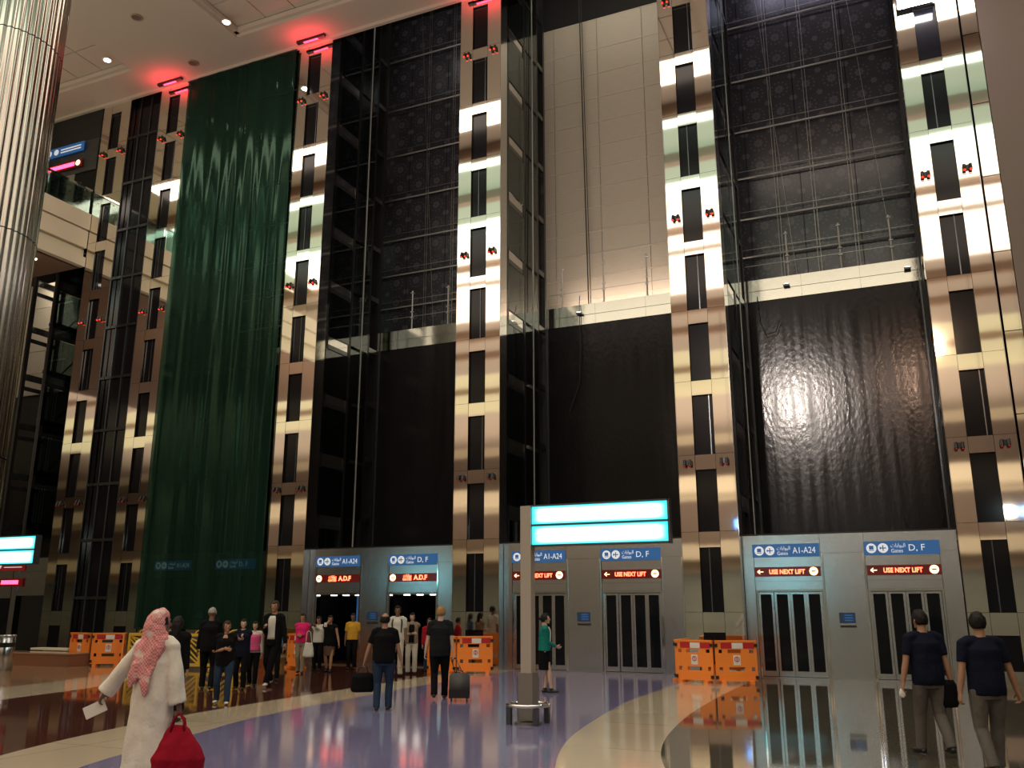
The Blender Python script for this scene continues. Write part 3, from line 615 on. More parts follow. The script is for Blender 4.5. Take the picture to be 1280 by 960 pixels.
for b, zs, ztop in (('b2',(11.4,12.2,13.05,13.9,14.75,15.7,16.5,17.27,18.15,19.1,20.1,21.12,22.16,23.45),23.45), ('b5',(11.4,12.5,13.6,14.7,15.8,17),17)):
    x = BASES[b]
    t = thing('panelled_wall', 'beige panelled wall between two columns, above the water wall' if b == 'b2' else 'beige wall seen through the dark frames at far left', 'wall panel', (x-(1.9 if b == 'b2' else 9),5.25,0))
    for i in range(len(zs)-1):
        for j, (a_, c_) in enumerate(((0,1.75),(1.75,3.5),(3.5,5.25),(5.25,7.1))):
            if b == 'b5': a_, c_ = a_*1.52, c_*1.52
            o = box('wall_panel', a_+.008,c_-.008,0,.06,zs[i]+.02,zs[i+1]-.02,'beige_panel',t); o.rotation_euler = (math.radians(random.uniform(-.3,.3)),0,0)
            box('joint_strip', a_,c_,-.01,.05,zs[i+1]-.014,zs[i+1]+.014,'joint_beige',t)
t = thing('access_rope', 'black hanging rope before the beige panelled wall', 'rope', (-9.35,4.9,0))
link('rope', MB().bar((-.03,0,11.5),(-.16,0,24.5),.022,6).bar((.05,0,11.5),(-.08,0,24.5),.015,6), 'black_plastic', t)
link('loose_end', MB().tube([(-.03,-.95,11.9),(.0,-1.1,11.5),(.02,-1.12,10),(-.05,-1.1,8.8),(-.4,-1.1,7.9)], [.012]*5, seg=5), 'black_plastic', t)
t = thing('hanging_hose', 'thin dark hose end hanging over the right water wall', 'hose', (-3.9,3.7,0))
link('hose', MB().tube([(.35,.16,11.0),(.38,-.02,10.2),(.55,-.02,9.7),(.85,-.02,9.75),(.98,-.02,10.1)], [.014]*5, seg=6), 'black_plastic', t)
# uplight under the beige wall; the two on the right ledge are added glints
for k, (x, lab) in enumerate(((-9.35,'small uplight at the foot of the beige panelled wall'),(-2.65,'small lamp added as a glint at the left end of the right ledge'),(.75,'small lamp added as a glint at the right end of the right ledge'))):
    t = thing('ledge_glint_lamp', lab, 'lamp', (x,3.78,11.22))
    link('housing', MB().box(-.09,.09,-.06,.10,-.03,.03), 'mid_steel', t); link('lens', MB().box(-.07,.07,-.05,.06,.031,.04), 'white_lamp', t)
area('beige_wash', (-7.9,4.75,11.7), (math.radians(168),0,0), 4.5,.3, 60, (1,.80,.66))
area('beige_wash_top', (-7.9,1.8,25.5), (math.radians(38),0,0), 4.5,1, 80, (1,.90,.72))
area('rear_wash', (-1.3,1.6,25.5), (math.radians(38),0,0), 4.5,1, 60, (.8,.75,1))
area('rear_wash_left', (-14.6,1.6,25.5), (math.radians(38),0,0), 4.5,1, 30, (1,.9,.85))
area('far_left_wash', (-34,4.4,17.2), (math.radians(20),0,0), 6,.5, 160, (1,.9,.7))  # unseen light added to brighten the far left beige wall
# ------------------------------------------------------------------ green netting
m = MB(); NX, NZ = 90, 60
for j in range(NZ+1):
    for i in range(NX+1):
        u = i/NX; v = j/NZ; z = 1.0+v*20.42
        y = -.10+.025*math.sin(u*38+math.sin(v*3)*.8)+.07*noise.noise(V((u*9, v*1.6, .3)))+.05*noise.noise(V((u*26,v*3,1.3)))
        m.v.append((u*5.12, y-.03, z))
for j in range(NZ):
    for i in range(NX): a_ = j*(NX+1)+i; m.f.append((a_,a_+1,a_+NX+2,a_+NX+1))
t = thing('safety_netting', 'tall green mesh netting hung between two slotted columns', 'netting', (-23.8,0,0))
link('mesh_sheet', m, 'green_net', t, True)
link('top_bar', MB().bar((0,-.13,21.42),(5.12,-.13,21.42),.03,8), 'dark_steel', t); link('bottom_bar', MB().bar((0,-.1,1.0),(5.12,-.1,1.0),.02,8), 'dark_steel', t)

# ------------------------------------------------------------------ fluted column at left
t = thing('fluted_pillar', 'thick polished pillar with vertical flutes at the upper left corner', 'pillar', (-21.25,-9,0))
R_ = 1.32; NF = 46
def fluted(z0, z1, r):
    m = MB()
    for z in (z0, z1):
        for k in range(NF*6):
            a_ = 2*math.pi*k/(NF*6); rr = r-.045+.045*abs(math.sin(a_*NF/2)); m.v.append((rr*math.cos(a_), rr*math.sin(a_), z))
    n = NF*6
    for k in range(n): m.f.append((k,(k+1)%n,n+(k+1)%n,n+k))
    return m
for z0, z1 in ((0,5.2),(5.23,10.9),(10.93,16.4),(16.43,21.6)): link('fluted_drum', fluted(z0, z1, R_), 'pillar_steel', t, True)
link('joint_ring', MB().cyl((0,0,5.15), R_-.06, .12, 48), 'dark_steel', t); link('joint_ring', MB().cyl((0,0,16.38), R_-.06, .12, 48), 'dark_steel', t); link('joint_ring', MB().cyl((0,0,10.86), R_-.06, .12, 48), 'dark_steel', t)

# ------------------------------------------------------------------ lit signposts
def signpost(x, y, lab, w_=2.10):
    t = thing('lit_signpost', lab, 'signpost', (x,y,0), 0, 'lit signposts')
    link('pole', MB().box(-.085,.085,-.085,.085,.72,3.18), 'pole_paint', t); link('pole_foot', MB().box(-.115,.115,-.115,.115,.06,.72), 'base_paint', t)
    link('guard_ring', MB().ring((0,0,.27), .31, .028, 40, 10), 'mirror_chrome', t, True)
    link('base_plate', MB().cyl((0,0,.0), .2, .03, 32), 'base_paint', t)
    for k in range(4):
        a_ = math.pi/4+k*math.pi/2; cx, cy = .30*math.cos(a_), .30*math.sin(a_)
        link('leg', MB().box(cx-.035,cx+.035,cy-.035,cy+.035,0,.26), 'mid_steel', t)
    link('sign_frame', MB().box(.085,w_+.14,-.07,.07,3.165,3.19).box(.085,w_+.14,-.07,.07,2.865,2.895).box(.085,w_+.14,-.07,.07,2.56,2.585).box(w_+.12,w_+.15,-.07,.07,2.56,3.19), 'mid_steel', t)
    for z0, z1 in ((2.895,3.165),(2.585,2.865)):
        link('light_panel', MB().box(.10,w_+.12,-.06,.06,z0,z1), 'lightbox_cyan', t)
signpost(-5.37, -10.23, 'square post with two glowing cyan light boxes near the picture centre')
signpost(-19.5, -9.3, 'pair of glowing cyan light boxes cut by the left edge of the picture', 2.10)

# ------------------------------------------------------------------ signs behind the camera (seen only as reflections)
for k, (x, y, z) in enumerate(((6,-34,6.6),(-2,-36,6.9),(-9,-36,6.5),(12,-33,6.8))):
    t = thing('overhead_sign', 'lit white and blue overhead sign behind the camera, '+('first from right','second from left','leftmost','rightmost')[k], 'sign', (x,y,z))
    box('sign_case', -1.5,1.5,-.15,.15,-.02,.72,'black_plastic',t)
    for i in range(5): box('lit_panel', -1.4+.57*i,-.9+.57*i,.15,.17,.08,.62,('cyan_screen','white_lamp','blue_screen','white_lamp','cyan_screen')[(i+k)%5],t)
    for dx in (-1.2,1.2): link('hanger', MB().bar((dx,0,.7),(dx,0,21.6-z),.03), 'mid_steel', t)

# ------------------------------------------------------------------ barriers
def pv(x0,y0,x1,y1): return math.atan2(y1-y0, x1-x0)
def orange_barrier(x, y, rz, lab, W=.98):
    t = thing('orange_barrier', lab, 'barrier', (x,y,0), rz, 'orange plastic barrier panels')
    Y0, Y1 = -.025, .025
    m = MB().box(0,W,Y0,Y1,.06,.27)
    def holes(z0, z1, hs):
        px = 0
        for a_, b_ in hs: m.box(px,a_,Y0,Y1,z0,z1); px = b_
        m.box(px,W,Y0,Y1,z0,z1)
    holes(.27,.36,((.08,.16),(.30,.66),(.80,.88))); m.box(0,W,Y0,Y1,.36,.66); holes(.66,.74,((.08,.16),(.28,.58),(.76,.86))); m.box(0,W,Y0,Y1,.74,.92)
    m.box(0,W,-.04,.04,.90,.94)
    link('panel', m, 'barrier_orange', t)
    for i, c_ in enumerate(('barrier_red','barrier_white','barrier_red')): box('stripe', .13+.25*i,.375+.25*i,-.032,-.026,.76,.885,c_,t)
    s = box('warning_plate', .40,.56,-.032,-.026,.40,.62,'barrier_white',t)
    t2 = link('warning_symbol', MB().ring((.48,-.036,.53), .05, .008, 16, 5, axis=1).box(.473,.487,-.04,-.034,.49,.57), 'barrier_red', t)
    for zz in (.14,.83):
        for xx in (.02,W-.02): link('hinge_pin', MB().box(xx-.035,xx+.035,-.055,-.026,zz-.035,zz+.035), 'black_plastic', t)
    for xx in (.1,W-.2): link('foot', MB().box(xx,xx+.1,-.14,.14,0,.06), 'barrier_orange', t)
    return t
def run(pts, maker, labs):
    for i in range(len(pts)-1):
        (x0,y0),(x1,y1) = pts[i], pts[i+1]; a_ = pv(x0,y0,x1,y1); g = .012
        maker(x0+g*math.cos(a_), y0+g*math.sin(a_), a_, labs[i])
W=.98
run([(-5.22,-1.75),(-4.27,-1.98),(-3.35,-1.62)], lambda x,y,a_,l: orange_barrier(x,y,a_,l,.93), ['orange barrier panel right of the signpost, left half of the corner','orange barrier panel right of the signpost, right half of the corner'])
run([(-5.15,-.70),(-5.24,-1.68)], lambda x,y,a_,l: orange_barrier(x,y,a_,l,.93), ['orange barrier panel edge-on at the left side of the column corner'])
run([(-11.95,-1.45),(-11.0,-1.62),(-10.2,-1.1)], lambda x,y,a_,l: orange_barrier(x,y,a_,l,.93), ['orange barrier panel beside the man with the suitcase, nearer one','orange barrier panel beside the man with the suitcase, turned one'])
run([(-23.35,-2.95),(-22.42,-3.05)], lambda x,y,a_,l: orange_barrier(x,y,a_,l,.92), ['orange barrier panel with red and white stripe at far left'])
run([(-22.3,-3.1),(-21.5,-2.6),(-20.85,-3.3)], lambda x,y,a_,l: orange_barrier(x,y,a_,l,.90), ['folded orange barrier panel turned away, at far left','folded orange barrier panel turned to the yellow ones'])
run([(-16.6,-1.3),(-15.75,-1.65)], lambda x,y,a_,l: orange_barrier(x,y,a_,l,.92), ['orange barrier panel beside the woman in magenta'])
def yellow_barrier(x, y, rz, lab, W=.98):
    t = thing('yellow_barrier', lab, 'barrier', (x,y,0), rz, 'yellow lattice barriers')
    link('frame', MB().box(0,.06,-.03,.03,.05,.96).box(W-.06,W,-.03,.03,.05,.96).box(.06,W-.06,-.03,.03,.88,.96).box(.06,W-.06,-.03,.03,.08,.16).box(W/2-.03,W/2+.03,-.028,.028,.16,.88), 'barrier_yellow', t)
    for hx in (0,1):
        xa = .06+hx*(W/2-.03); xb = xa+W/2-.09
        for k in range(5):
            z = .10+.16*k; za = max(.16,z); zb = min(.88,z+.36)
            link('slat', MB().bar((xa,0,za) if hx else (xb,0,za), (xb,0,zb) if hx else (xa,0,zb), .028, 4, ry=.018, ref=(0,0,1)), 'barrier_yellow', t)
    link('handle', MB().ring((W/2,0,.95), .16, .022, 12, 6, axis=1, a0=0, a1=math.pi, sy=.6), 'barrier_yellow', t)
    for xx in (.02,W-.1): link('foot', MB().box(xx,xx+.08,-.2,.2,0,.05), 'barrier_yellow', t)
yp = [(-20.75,-3.2),(-19.78,-3.05),(-18.8,-3.1),(-17.85,-2.85),(-16.95,-2.4)]
run(yp, yellow_barrier, ['yellow lattice barrier left of the robed man','yellow lattice barrier hidden behind the robed man','yellow lattice barrier right of the robed man','yellow lattice barrier behind the crowd'])
#PEOPLE#
# ------------------------------------------------------------------ people
def remesh(mb, vox, smooth=2, fold=0, fs=9, seed=0):
    me = mb.mesh('tmp'); o = bpy.data.objects.new('tmp', me); C.objects.link(o)
    r = o.modifiers.new('r', 'REMESH'); r.mode = 'VOXEL'; r.voxel_size = vox; r.use_smooth_shade = True
    if smooth: s_ = o.modifiers.new('s', 'SMOOTH'); s_.iterations = smooth; s_.factor = .5
    out = bpy.data.meshes.new_from_object(o.evaluated_get(bpy.context.evaluated_depsgraph_get()))
    bpy.data.objects.remove(o); bpy.data.meshes.remove(me)
    if fold:
        ns = [v.normal.copy() for v in out.vertices]
        for v, n in zip(out.vertices, ns):
            c = v.co; f = noise.noise(V((c.x*fs+seed, c.y*fs, c.z*fs*.45)))+.5*noise.noise(V((c.x*fs*2.2, c.y*fs*2.2+seed, c.z*fs*1.3)))
            v.co = c+n*(f*fold)
    for p in out.polygons: p.use_smooth = True
    out.materials.clear()
    return out
def ik(a, b, l1, l2, pole):
    a = V(a); b = V(b); d = b-a; L = min(d.length, (l1+l2)*.999); dn = d.normalized(); b = a+dn*L
    x = (l1*l1-l2*l2+L*L)/(2*L); h = math.sqrt(max(l1*l1-x*x, 0)); p = V(pole); p = (p-p.dot(dn)*dn).normalized()
    return a+dn*x+p*h, b
def person(name_label, x, y, heading, h, lean=0, lh=None, rh=None, lf=None, rf=None, yaw=0, nod=0, sh=1.0, girth=1.0, skin='skin_tan', top=('cloth_black','short',.86), bottom=('pants','cloth_charcoal'), shoes='black_plastic',
           hair=('short','hair_black'), face=True, curl=.5, detail=.012, seed=0, toe=None, z=0):
    s = h/1.75
    t = thing('person', name_label, 'person', (x,y,z), math.radians(heading)); t.scale = (s,s,s)
    def spine(zz):
        u = max(0, (zz-.93)/.6); return V((0, lean*u, zz))
    g = girth
    lf = lf or (-.10,.0,.085); rf = rf or (.10,.0,.085); lh = lh or (-.24,.02,.80); rh = rh or (.24,.02,.80)
    sh_l = spine(1.40)+V((-.178*sh,0,0)); sh_r = spine(1.40)+V((.178*sh,0,0))
    B = MB()
    torso = [(.84,.145,.105),(.92,.165,.118),(1.0,.155,.112),(1.10,.142,.103),(1.20,.152,.108),(1.30,.165,.115),(1.37,.165,.108),(1.42,.13,.085),(1.455,.075,.065),(1.50,.055,.058),(1.56,.052,.056)]
    B.tube([spine(z_) for z_, a_, b_ in torso], [(a_*(g if z_<1.4 else 1)*(.9 if z_ < 1.44 else 1), b_*(g if z_<1.4 else 1)*(.84 if z_ < 1.44 else 1)) for z_, a_, b_ in torso], seg=20, ref=(1,0,0))
    # head
    hc = spine(1.635)+V((0,.02,0)); yr = math.radians(yaw); nr = math.radians(nod)
    rot = Matrix.Rotation(yr,3,'Z')@Matrix.Rotation(-nr,3,'X')
    def hp(p): return hc+rot@V(p)
    def headfn(p):
        q = V(p)
        if q.z < 0: q.x *= 1-.30*q.z*q.z; q.y = q.y*(1-.18*q.z*q.z)+.10*q.z*q.z*(1 if q.y>-.2 else 0)
        return q
    H = MB()
    def ell(c, r, seg=16, rings=12, fn=None):
        m0 = len(B.v); B.ball((0,0,0), r, seg, rings, fn)
        for i in range(m0, len(B.v)): B.v[i] = tuple(hp(V(B.v[i])+V(c)))
    ell((0,0,0), (.077,.096,.118), 20, 14, headfn)
    if face:
        B.tube([hp((0,.088,.022)),hp((0,.102,-.008)),hp((0,.112,-.026)),hp((0,.09,-.036))], [.009,.012,.015,.010], seg=8, ref=(1,0,0))
        ell((0,.074,-.088), (.030,.026,.022)); ell((0,.085,-.058), (.028,.014,.010)); ell((-.03,.083,.03), (.026,.012,.009)); ell((.03,.083,.03), (.026,.012,.009))
    ell((-.080,-.005,-.005), (.012,.022,.032)); ell((.080,-.005,-.005), (.012,.022,.032))
    joints = {}
    for sd, shd, hand in ((-1, sh_l, lh), (1, sh_r, rh)):
        el, wr = ik(shd, hand, .29, .255, (sd*.35,-1,-.25)); joints[sd] = (shd, el, wr)
        B.ball(shd, .055, 12, 8); B.tube([shd, shd.lerp(el,.5), el], [.052,.046,.038], seg=12); B.ball(el, .038, 10, 8)
        B.tube([el, el.lerp(wr,.35), wr], [.038,.040,.026], seg=12)
        d = (wr-el).normalized(); up = V((0,1,0)); wv = up-up.dot(d)*d
        if wv.length < .5: wv = V((0,0,1))-V((0,0,1)).dot(d)*d
        wv.normalize(); n_ = V((-sd,0,0)); n_ = (n_-n_.dot(d)*d); n_ = (n_-n_.dot(wv)*wv).normalized()
        B.tube([wr-d*.01, wr+d*.04, wr+d*.095], [(.028,.021),(.040,.017),(.040,.014)], seg=12, ref=wv)
        for k, (o_, L) in enumerate(((.030,.070),(.010,.080),(-.010,.074),(-.029,.058))):
            p0 = wr+d*.085+wv*o_; a1 = curl*.7; a2 = curl*1.9; a3 = curl*3.0
            p1 = p0+(d*math.cos(a1)+n_*math.sin(a1))*L*.45; p2 = p1+(d*math.cos(a2)+n_*math.sin(a2))*L*.33; p3 = p2+(d*math.cos(a3)+n_*math.sin(a3))*L*.25
            B.tube([p0,p1,p2,p3], [.0095,.0092,.0086,.007], seg=8, ref=wv)
        p0 = wr+d*.025+wv*.028; p1 = p0+(wv*.7+d*.6+n_*.35).normalized()*.042; p2 = p1+(wv*.15+d*.85+n_*.4).normalized()*.034
        B.tube([p0,p1,p2], [.0125,.011,.009], seg=8)
    legs = {}
    for sd, ft in ((-1, lf), (1, rf)):
        hip = V((sd*.088*g, 0, .90)); kn, an = ik(hip, V(ft), .425, .40, (sd*.12,1,0)); legs[sd] = (hip, kn, an)
        B.ball(hip, .09, 12, 8); B.tube([hip, hip.lerp(kn,.4), kn], [.088,.076,.053], seg=14); B.ball(kn, .053, 10, 8)
        B.tube([kn, kn.lerp(an,.33), kn.lerp(an,.75), an], [.052,.056,.040,.034], seg=12); B.ball(an, .036, 8, 6)
    body = remesh(B, .0085 if detail <= .012 else .010, 1); link('body', body, skin, t)
    # shoes follow the ankle
    for sd, ft in ((-1, lf), (1, rf)):
        hip, kn, an = legs[sd]; heel_up = max(0, an.z-.085)*2.2; dz = -min(heel_up, .6); out = sd*.12 if toe is None else toe
        fw = V((out, 1, dz)).normalized(); up_ = V((0,0,1)); up_ = (up_-up_.dot(fw)*fw).normalized()
        base = an-up_*.05
        S = MB(); S.tube([base-fw*.075, base-fw*.05, base+fw*.02, base+fw*.10, base+fw*.155, base+fw*.18], [(.026,.022),(.036,.036),(.038,.038),(.044,.026),(.040,.020),(.020,.012)], seg=14, ref=fw.cross(up_))
        S.tube([an-up_*.035, an+up_*.02], [.042,.042], seg=12)
        link('shoe', remesh(S, .008, 1), shoes, t)
    if face:
        for sx in (-1,1): link('eye', MB().ball(hp((sx*.030,.087,.012)), (.011,.006,.007), 8, 6), 'eye_dark', t)
        link('mouth', MB().ball(hp((0,.096,-.058)), (.022,.006,.006), 8, 6), 'lips', t)
    # hair
    st, hm = hair
    if st:
        M_ = MB(); m0 = len(M_.v); R = (.085,.104,.126); seg, rings = 28, 20
        for i in range(rings+1):
            th = math.pi*i/rings
            for k in range(seg):
                ph = 2*math.pi*k/seg; p = headfn(V((math.sin(th)*math.cos(ph), math.sin(th)*math.sin(ph), math.cos(th)))); M_.v.append((p.x*R[0], p.y*R[1], p.z*R[2]))
        lim = {'short':-.055,'cap':.0,'bald':-.05,'long':-.09,'bun':-.07}[st]; top_cut = {'bald':.055}.get(st, 9)
        for i in range(rings):
            for k in range(seg):
                q = [i*seg+k,(i+1)*seg+k,(i+1)*seg+(k+1)%seg,i*seg+(k+1)%seg]; c = sum((V(M_.v[j]) for j in q), V())/4
                fy = c.y; zmin = lim if fy < -.01 else (-.015 if fy < .035 else .058+.02*abs(c.x)/.08)
                if st == 'long' and fy < .03: zmin = -.12
                if c.z > zmin and c.z < top_cut: M_.f.append(tuple(q))
        M_.v = [tuple(hp(V(v)*(1+.10*noise.noise(V(v)*22+V((seed,0,0)))+.05*noise.noise(V(v)*55)))) for v in M_.v]
        me = M_.mesh('hair'); o = link('hair', me, hm, t, True); so = o.modifiers.new('s', 'SOLIDIFY'); so.thickness = .016; so.offset = 0
        if st == 'long':
            L_ = MB(); L_.tube([hp((0,-.045,.06)), hp((0,-.075,-.03)), hp((0,-.085,-.12))-V((0,.0,.0)), hp((0,-.085,-.12))-V((0,.02,.10))], [(.075,.05),(.085,.05),(.085,.035),(.05,.02)], seg=16, ref=(1,0,0))
            link('hair_length', remesh(L_, .012, 2, .006, 20, seed), hm, t)
        if st == 'bun': link('bun', MB().ball(hp((0,-.115,.0)), (.04,.035,.038), 12, 8), hm, t, True)
    # clothes
    tm, sleeve, hem = top
    T = MB()
    def twid(zz):
        for i in range(len(torso)-1):
            if torso[i][0] <= zz <= torso[i+1][0]:
                u = (zz-torso[i][0])/(torso[i+1][0]-torso[i][0]); return tuple(torso[i][k]+(torso[i+1][k]-torso[i][k])*u for k in (1,2))
        return torso[0][1:] if zz < 1 else torso[-1][1:]
    zs = [hem+(1.40-hem)*i/9 for i in range(10)]+[1.425,1.45,1.475]
    rr = []
    for z_ in zs:
        a_, b_ = twid(z_); a_ = max(a_, .158) if z_ < 1.38 else a_; k = (g if z_ < 1.4 else 1); loose = .030 if z_ < 1.2 else (.022 if z_ < 1.4 else .012)
        if bottom[0] == 'robe' and z_ < .95: loose = .03+.055*(.95-z_)/.8
        rr.append((a_*k+loose, b_*k+loose))
    T.tube([spine(z_) for z_ in zs], rr, seg=28, ref=(1,0,0))
    for sd in (-1,1):
        shd, el, wr = joints[sd]; nk = spine(1.435)+V((sd*.05,0,0))
        rb = .014 if bottom[0] == 'robe' else 0; T.tube([nk, nk.lerp(shd,.6)+V((0,0,.015)), shd], [.064+rb,.070+rb,.068+rb], seg=12); T.ball(shd, .070+rb, 12, 8)
        if sleeve == 'short': e_ = shd.lerp(el,.72); T.tube([shd, shd.lerp(el,.4), e_], [.066,.066,.062], seg=14)
        elif sleeve == 'long': T.tube([shd, shd.lerp(el,.5), el], [.065,.058,.052], seg=14); T.ball(el, .051, 10, 8); T.tube([el, el.lerp(wr,.5), el.lerp(wr,.97)], [.051,.047,.040], seg=14)
        elif sleeve == 'robe': T.tube([shd, shd.lerp(el,.5), el], [.075,.075,.078], seg=14); T.ball(el, .077, 10, 8); T.tube([el, el.lerp(wr,.5), el.lerp(wr,1.02)], [.078,.080,.086], seg=14)
    link('top' if bottom[0] != 'robe' else 'robe', remesh(T, detail, 3, .008 if bottom[0] != 'robe' else .015, 9 if bottom[0] != 'robe' else 6, seed), tm, t)
    if bottom[0] in ('pants','robe') and bottom[1]:
        P_ = MB(); P_.tube([spine(.80), spine(.90), spine(1.0)], [(.150*g,.112*g),(.178*g,.130*g),(.168*g,.122*g)], seg=20, ref=(1,0,0))
        for sd in (-1,1):
            hip, kn, an = legs[sd]
            P_.ball(hip, .098*g, 12, 8); P_.tube([hip, hip.lerp(kn,.4), kn], [.102*g,.090*g,.074], seg=16); P_.ball(kn, .074, 10, 8)
            P_.tube([kn, kn.lerp(an,.5), kn.lerp(an,.88), an+V((0,0,-.03))], [.074,.070,.066,.068], seg=14)
        link('trousers', remesh(P_, detail, 2, .007, 10, seed+3), bottom[1], t)
    elif bottom[0] == 'skirt':
        P_ = MB(); P_.tube([spine(1.0), spine(.90), V((0,.0,.75)), V((0,0,.50))], [(.160,.118),(.178,.130),(.185,.145),(.175,.140)], seg=24, ref=(1,0,0))
        link('skirt', remesh(P_, detail, 2, .004, 8, seed), bottom[1], t)
    t['_j'] = 0; del t['_j']
    return t, dict(j=joints, hp=hp, spine=spine, legs=legs, twid=twid, rot=rot, s=s)
def front_patch(t, info, name, z0, z1, ang, off, m, g=1.0, back=False, c=0.0):
    M_ = MB(); nz, na = 8, 8; sp = info['spine']
    for i in range(nz+1):
        z_ = z0+(z1-z0)*i/nz; a_, b_ = info['twid'](z_); a_ = a_*g+off; b_ = b_*g+off
        for k in range(na+1):
            th = math.radians(90 if not back else -90)+math.radians(c)+math.radians(ang)*(2*k/na-1); p = sp(z_); M_.v.append((p.x+a_*math.cos(th), p.y+b_*math.sin(th), p.z))
    for i in range(nz):
        for k in range(na): q = i*(na+1)+k; M_.f.append((q,q+1,q+na+2,q+na+1))
    o = link(name, M_, m, t, True); so = o.modifiers.new('s', 'SOLIDIFY'); so.thickness = .012; so.offset = 0; return o
def held(t, info, side):   # world position of a hand
    wr = info['j'][side][2]; el = info['j'][side][1]; d = (wr-el).normalized()
    mtx = Matrix.Translation(t.location)@Matrix.Rotation(t.rotation_euler.z, 4, 'Z')@Matrix.Scale(info['s'], 4)
    return mtx@(wr+d*.10)
AW = 23.8            # heading that walks away from the camera
TO = 203.8           # heading that faces the camera
# 1 the robed man
pt, pi_ = person('man in a long white robe and red-white headcloth walking away, carrying a red bag', -6.55,-16.4, AW-12, 1.62, lh=(-.52,-.04,.93), rh=(.30,.0,.84), lf=(-.09,-.16,.13), rf=(.09,.16,.085), yaw=-35, skin='skin_brown',
    top=('cloth_white','robe',.16), bottom=('robe',None), shoes='cloth_brown', hair=('short','hair_black'), curl=.75, detail=.012, seed=4, girth=1.12)
hp = pi_['hp']
S = MB()
S.ball(tuple(hp((0,-.012,.022))), (.098,.116,.128), 20, 14)
S.tube([hp((0,-.03,.05)), hp((0,-.06,-.05)), pi_['spine'](1.47)+V((0,-.03,0)), pi_['spine'](1.36)+V((-.03,-.09,0)), pi_['spine'](1.20)+V((-.05,-.13,0)), pi_['spine'](1.10)+V((-.06,-.15,0))], [(.095,.10),(.115,.10),(.15,.11),(.16,.07),(.13,.045),(.09,.03)], seg=22, ref=(1,0,0))
S.tube([pi_['spine'](1.25)+V((-.10,-.15,0)), pi_['spine'](1.10)+V((-.14,-.16,0)), pi_['spine'](1.02)+V((-.17,-.16,0))], [(.07,.03),(.06,.025),(.02,.014)], seg=12, ref=(1,0,0))
S.tube([pi_['spine'](1.2)+V((-.0,-.15,0)), pi_['spine'](1.05)+V((.01,-.18,0)), pi_['spine'](.93)+V((.02,-.18,0))], [(.07,.03),(.055,.025),(.015,.012)], seg=12, ref=(1,0,0))
me = remesh(S, .010, 2, .016, 13, 2); link('headcloth', me, 'shemagh_cloth', pt)
hw = held(pt, pi_, 1)
bag = thing('handbag', 'red slouchy handbag held by the robed man', 'bag', (hw.x,hw.y,hw.z-.50), math.radians(AW+10))
Bm = MB(); Bm.tube([(-.015,0,-.06),(-.01,0,-.02),(0,0,.12),(0,0,.26),(0,0,.36),(0,0,.40)], [(.14,.07),(.255,.11),(.265,.13),(.18,.09),(.10,.05),(.06,.03)], seg=24, ref=(1,0,0))
link('bag_body', remesh(Bm, .010, 2, .015, 10, 5), 'cloth_bagred', bag)
for yy in (-.04,.04): link('strap', MB().tube([(-.06,yy,.35),(-.045,yy*.8,.45),(-.0,yy*.3,.50),(.045,yy*.8,.45),(.06,yy,.35)], [.010]*5, seg=8), 'cloth_bagred', bag, True)
hw = held(pt, pi_, -1)
pp = thing('folded_paper', 'white folded paper in the left hand of the robed man', 'paper', (hw.x,hw.y,hw.z-.02), math.radians(AW))
link('sheet', MB().box(-.16,.04,-.01,.01,-.09,.02).bar((-.15,0,-.08),(.03,0,.03),.015), 'paper', pp); pp.rotation_euler = (0,math.radians(-25),math.radians(AW))
# 2 hidden woman in black
person('person in a black robe almost hidden behind the robed man', -10.35,-12.2, AW, 1.52, skin='skin_tan', top=('cloth_black','long',.2), bottom=('robe',None), hair=('long','hair_black'), seed=8, lh=(-.3,.1,.9))
# 3 tall dark man with cap
person('man in a dark suit with a light cap, back turned, left of the crowd', -13.71,-7.72, AW+10, 1.65, skin='skin_brown', top=('cloth_black','long',.80), bottom=('pants','cloth_black'), hair=('cap','hair_grey'), rh=(.16,.28,1.12), lh=(-.26,.02,.8), seed=9, girth=1.12, yaw=-15, lf=(-.11,.1,.085), rf=(.1,-.12,.1))
# 4, 5 women
t4, i4 = person('woman in a black v-neck top and jeans with arms crossed low, watch on her wrist', -11.43,-9.84, TO+6, 1.42, skin='skin_tan', top=('cloth_black','short',.80), bottom=('pants','cloth_denim'), shoes='cloth_offwhite', hair=('short','hair_brown'), lh=(.12,.26,1.12), rh=(-.10,.30,1.16), seed=10, girth=1.15, lf=(-.12,.1,.085), rf=(.14,-.1,.1), yaw=20)
front_patch(t4, i4, 'neckline', 1.385, 1.46, 16, .026, 'skin_tan', 1.1)
t5, i5 = person('woman in a dark patterned top clasping her hands at her chest', -13.08,-7.44, TO, 1.42, skin='skin_light', top=('cloth_navy','short',.80), bottom=('pants','cloth_black'), hair=('long','hair_black'), lh=(.06,.22,1.28), rh=(-.04,.22,1.30), seed=11, girth=1.1, lf=(-.1,.05,.085), rf=(.12,-.1,.1), yaw=15)
# 6 pink vest
t6, i6 = person('person in a pink vest over white sleeves between the women and the suited man', -13.45,-6.6, TO, 1.36, top=('cloth_offwhite','long',.9), bottom=('pants','cloth_black'), hair=('long','hair_black'), skin='skin_light', seed=12, detail=.014, lf=(-.1,.12,.085), rf=(.1,-.1,.1))
front_patch(t6, i6, 'vest_front', .94, 1.40, 70, .040, 'cloth_pink'); front_patch(t6, i6, 'vest_back', .94, 1.40, 80, .040, 'cloth_pink', back=True)
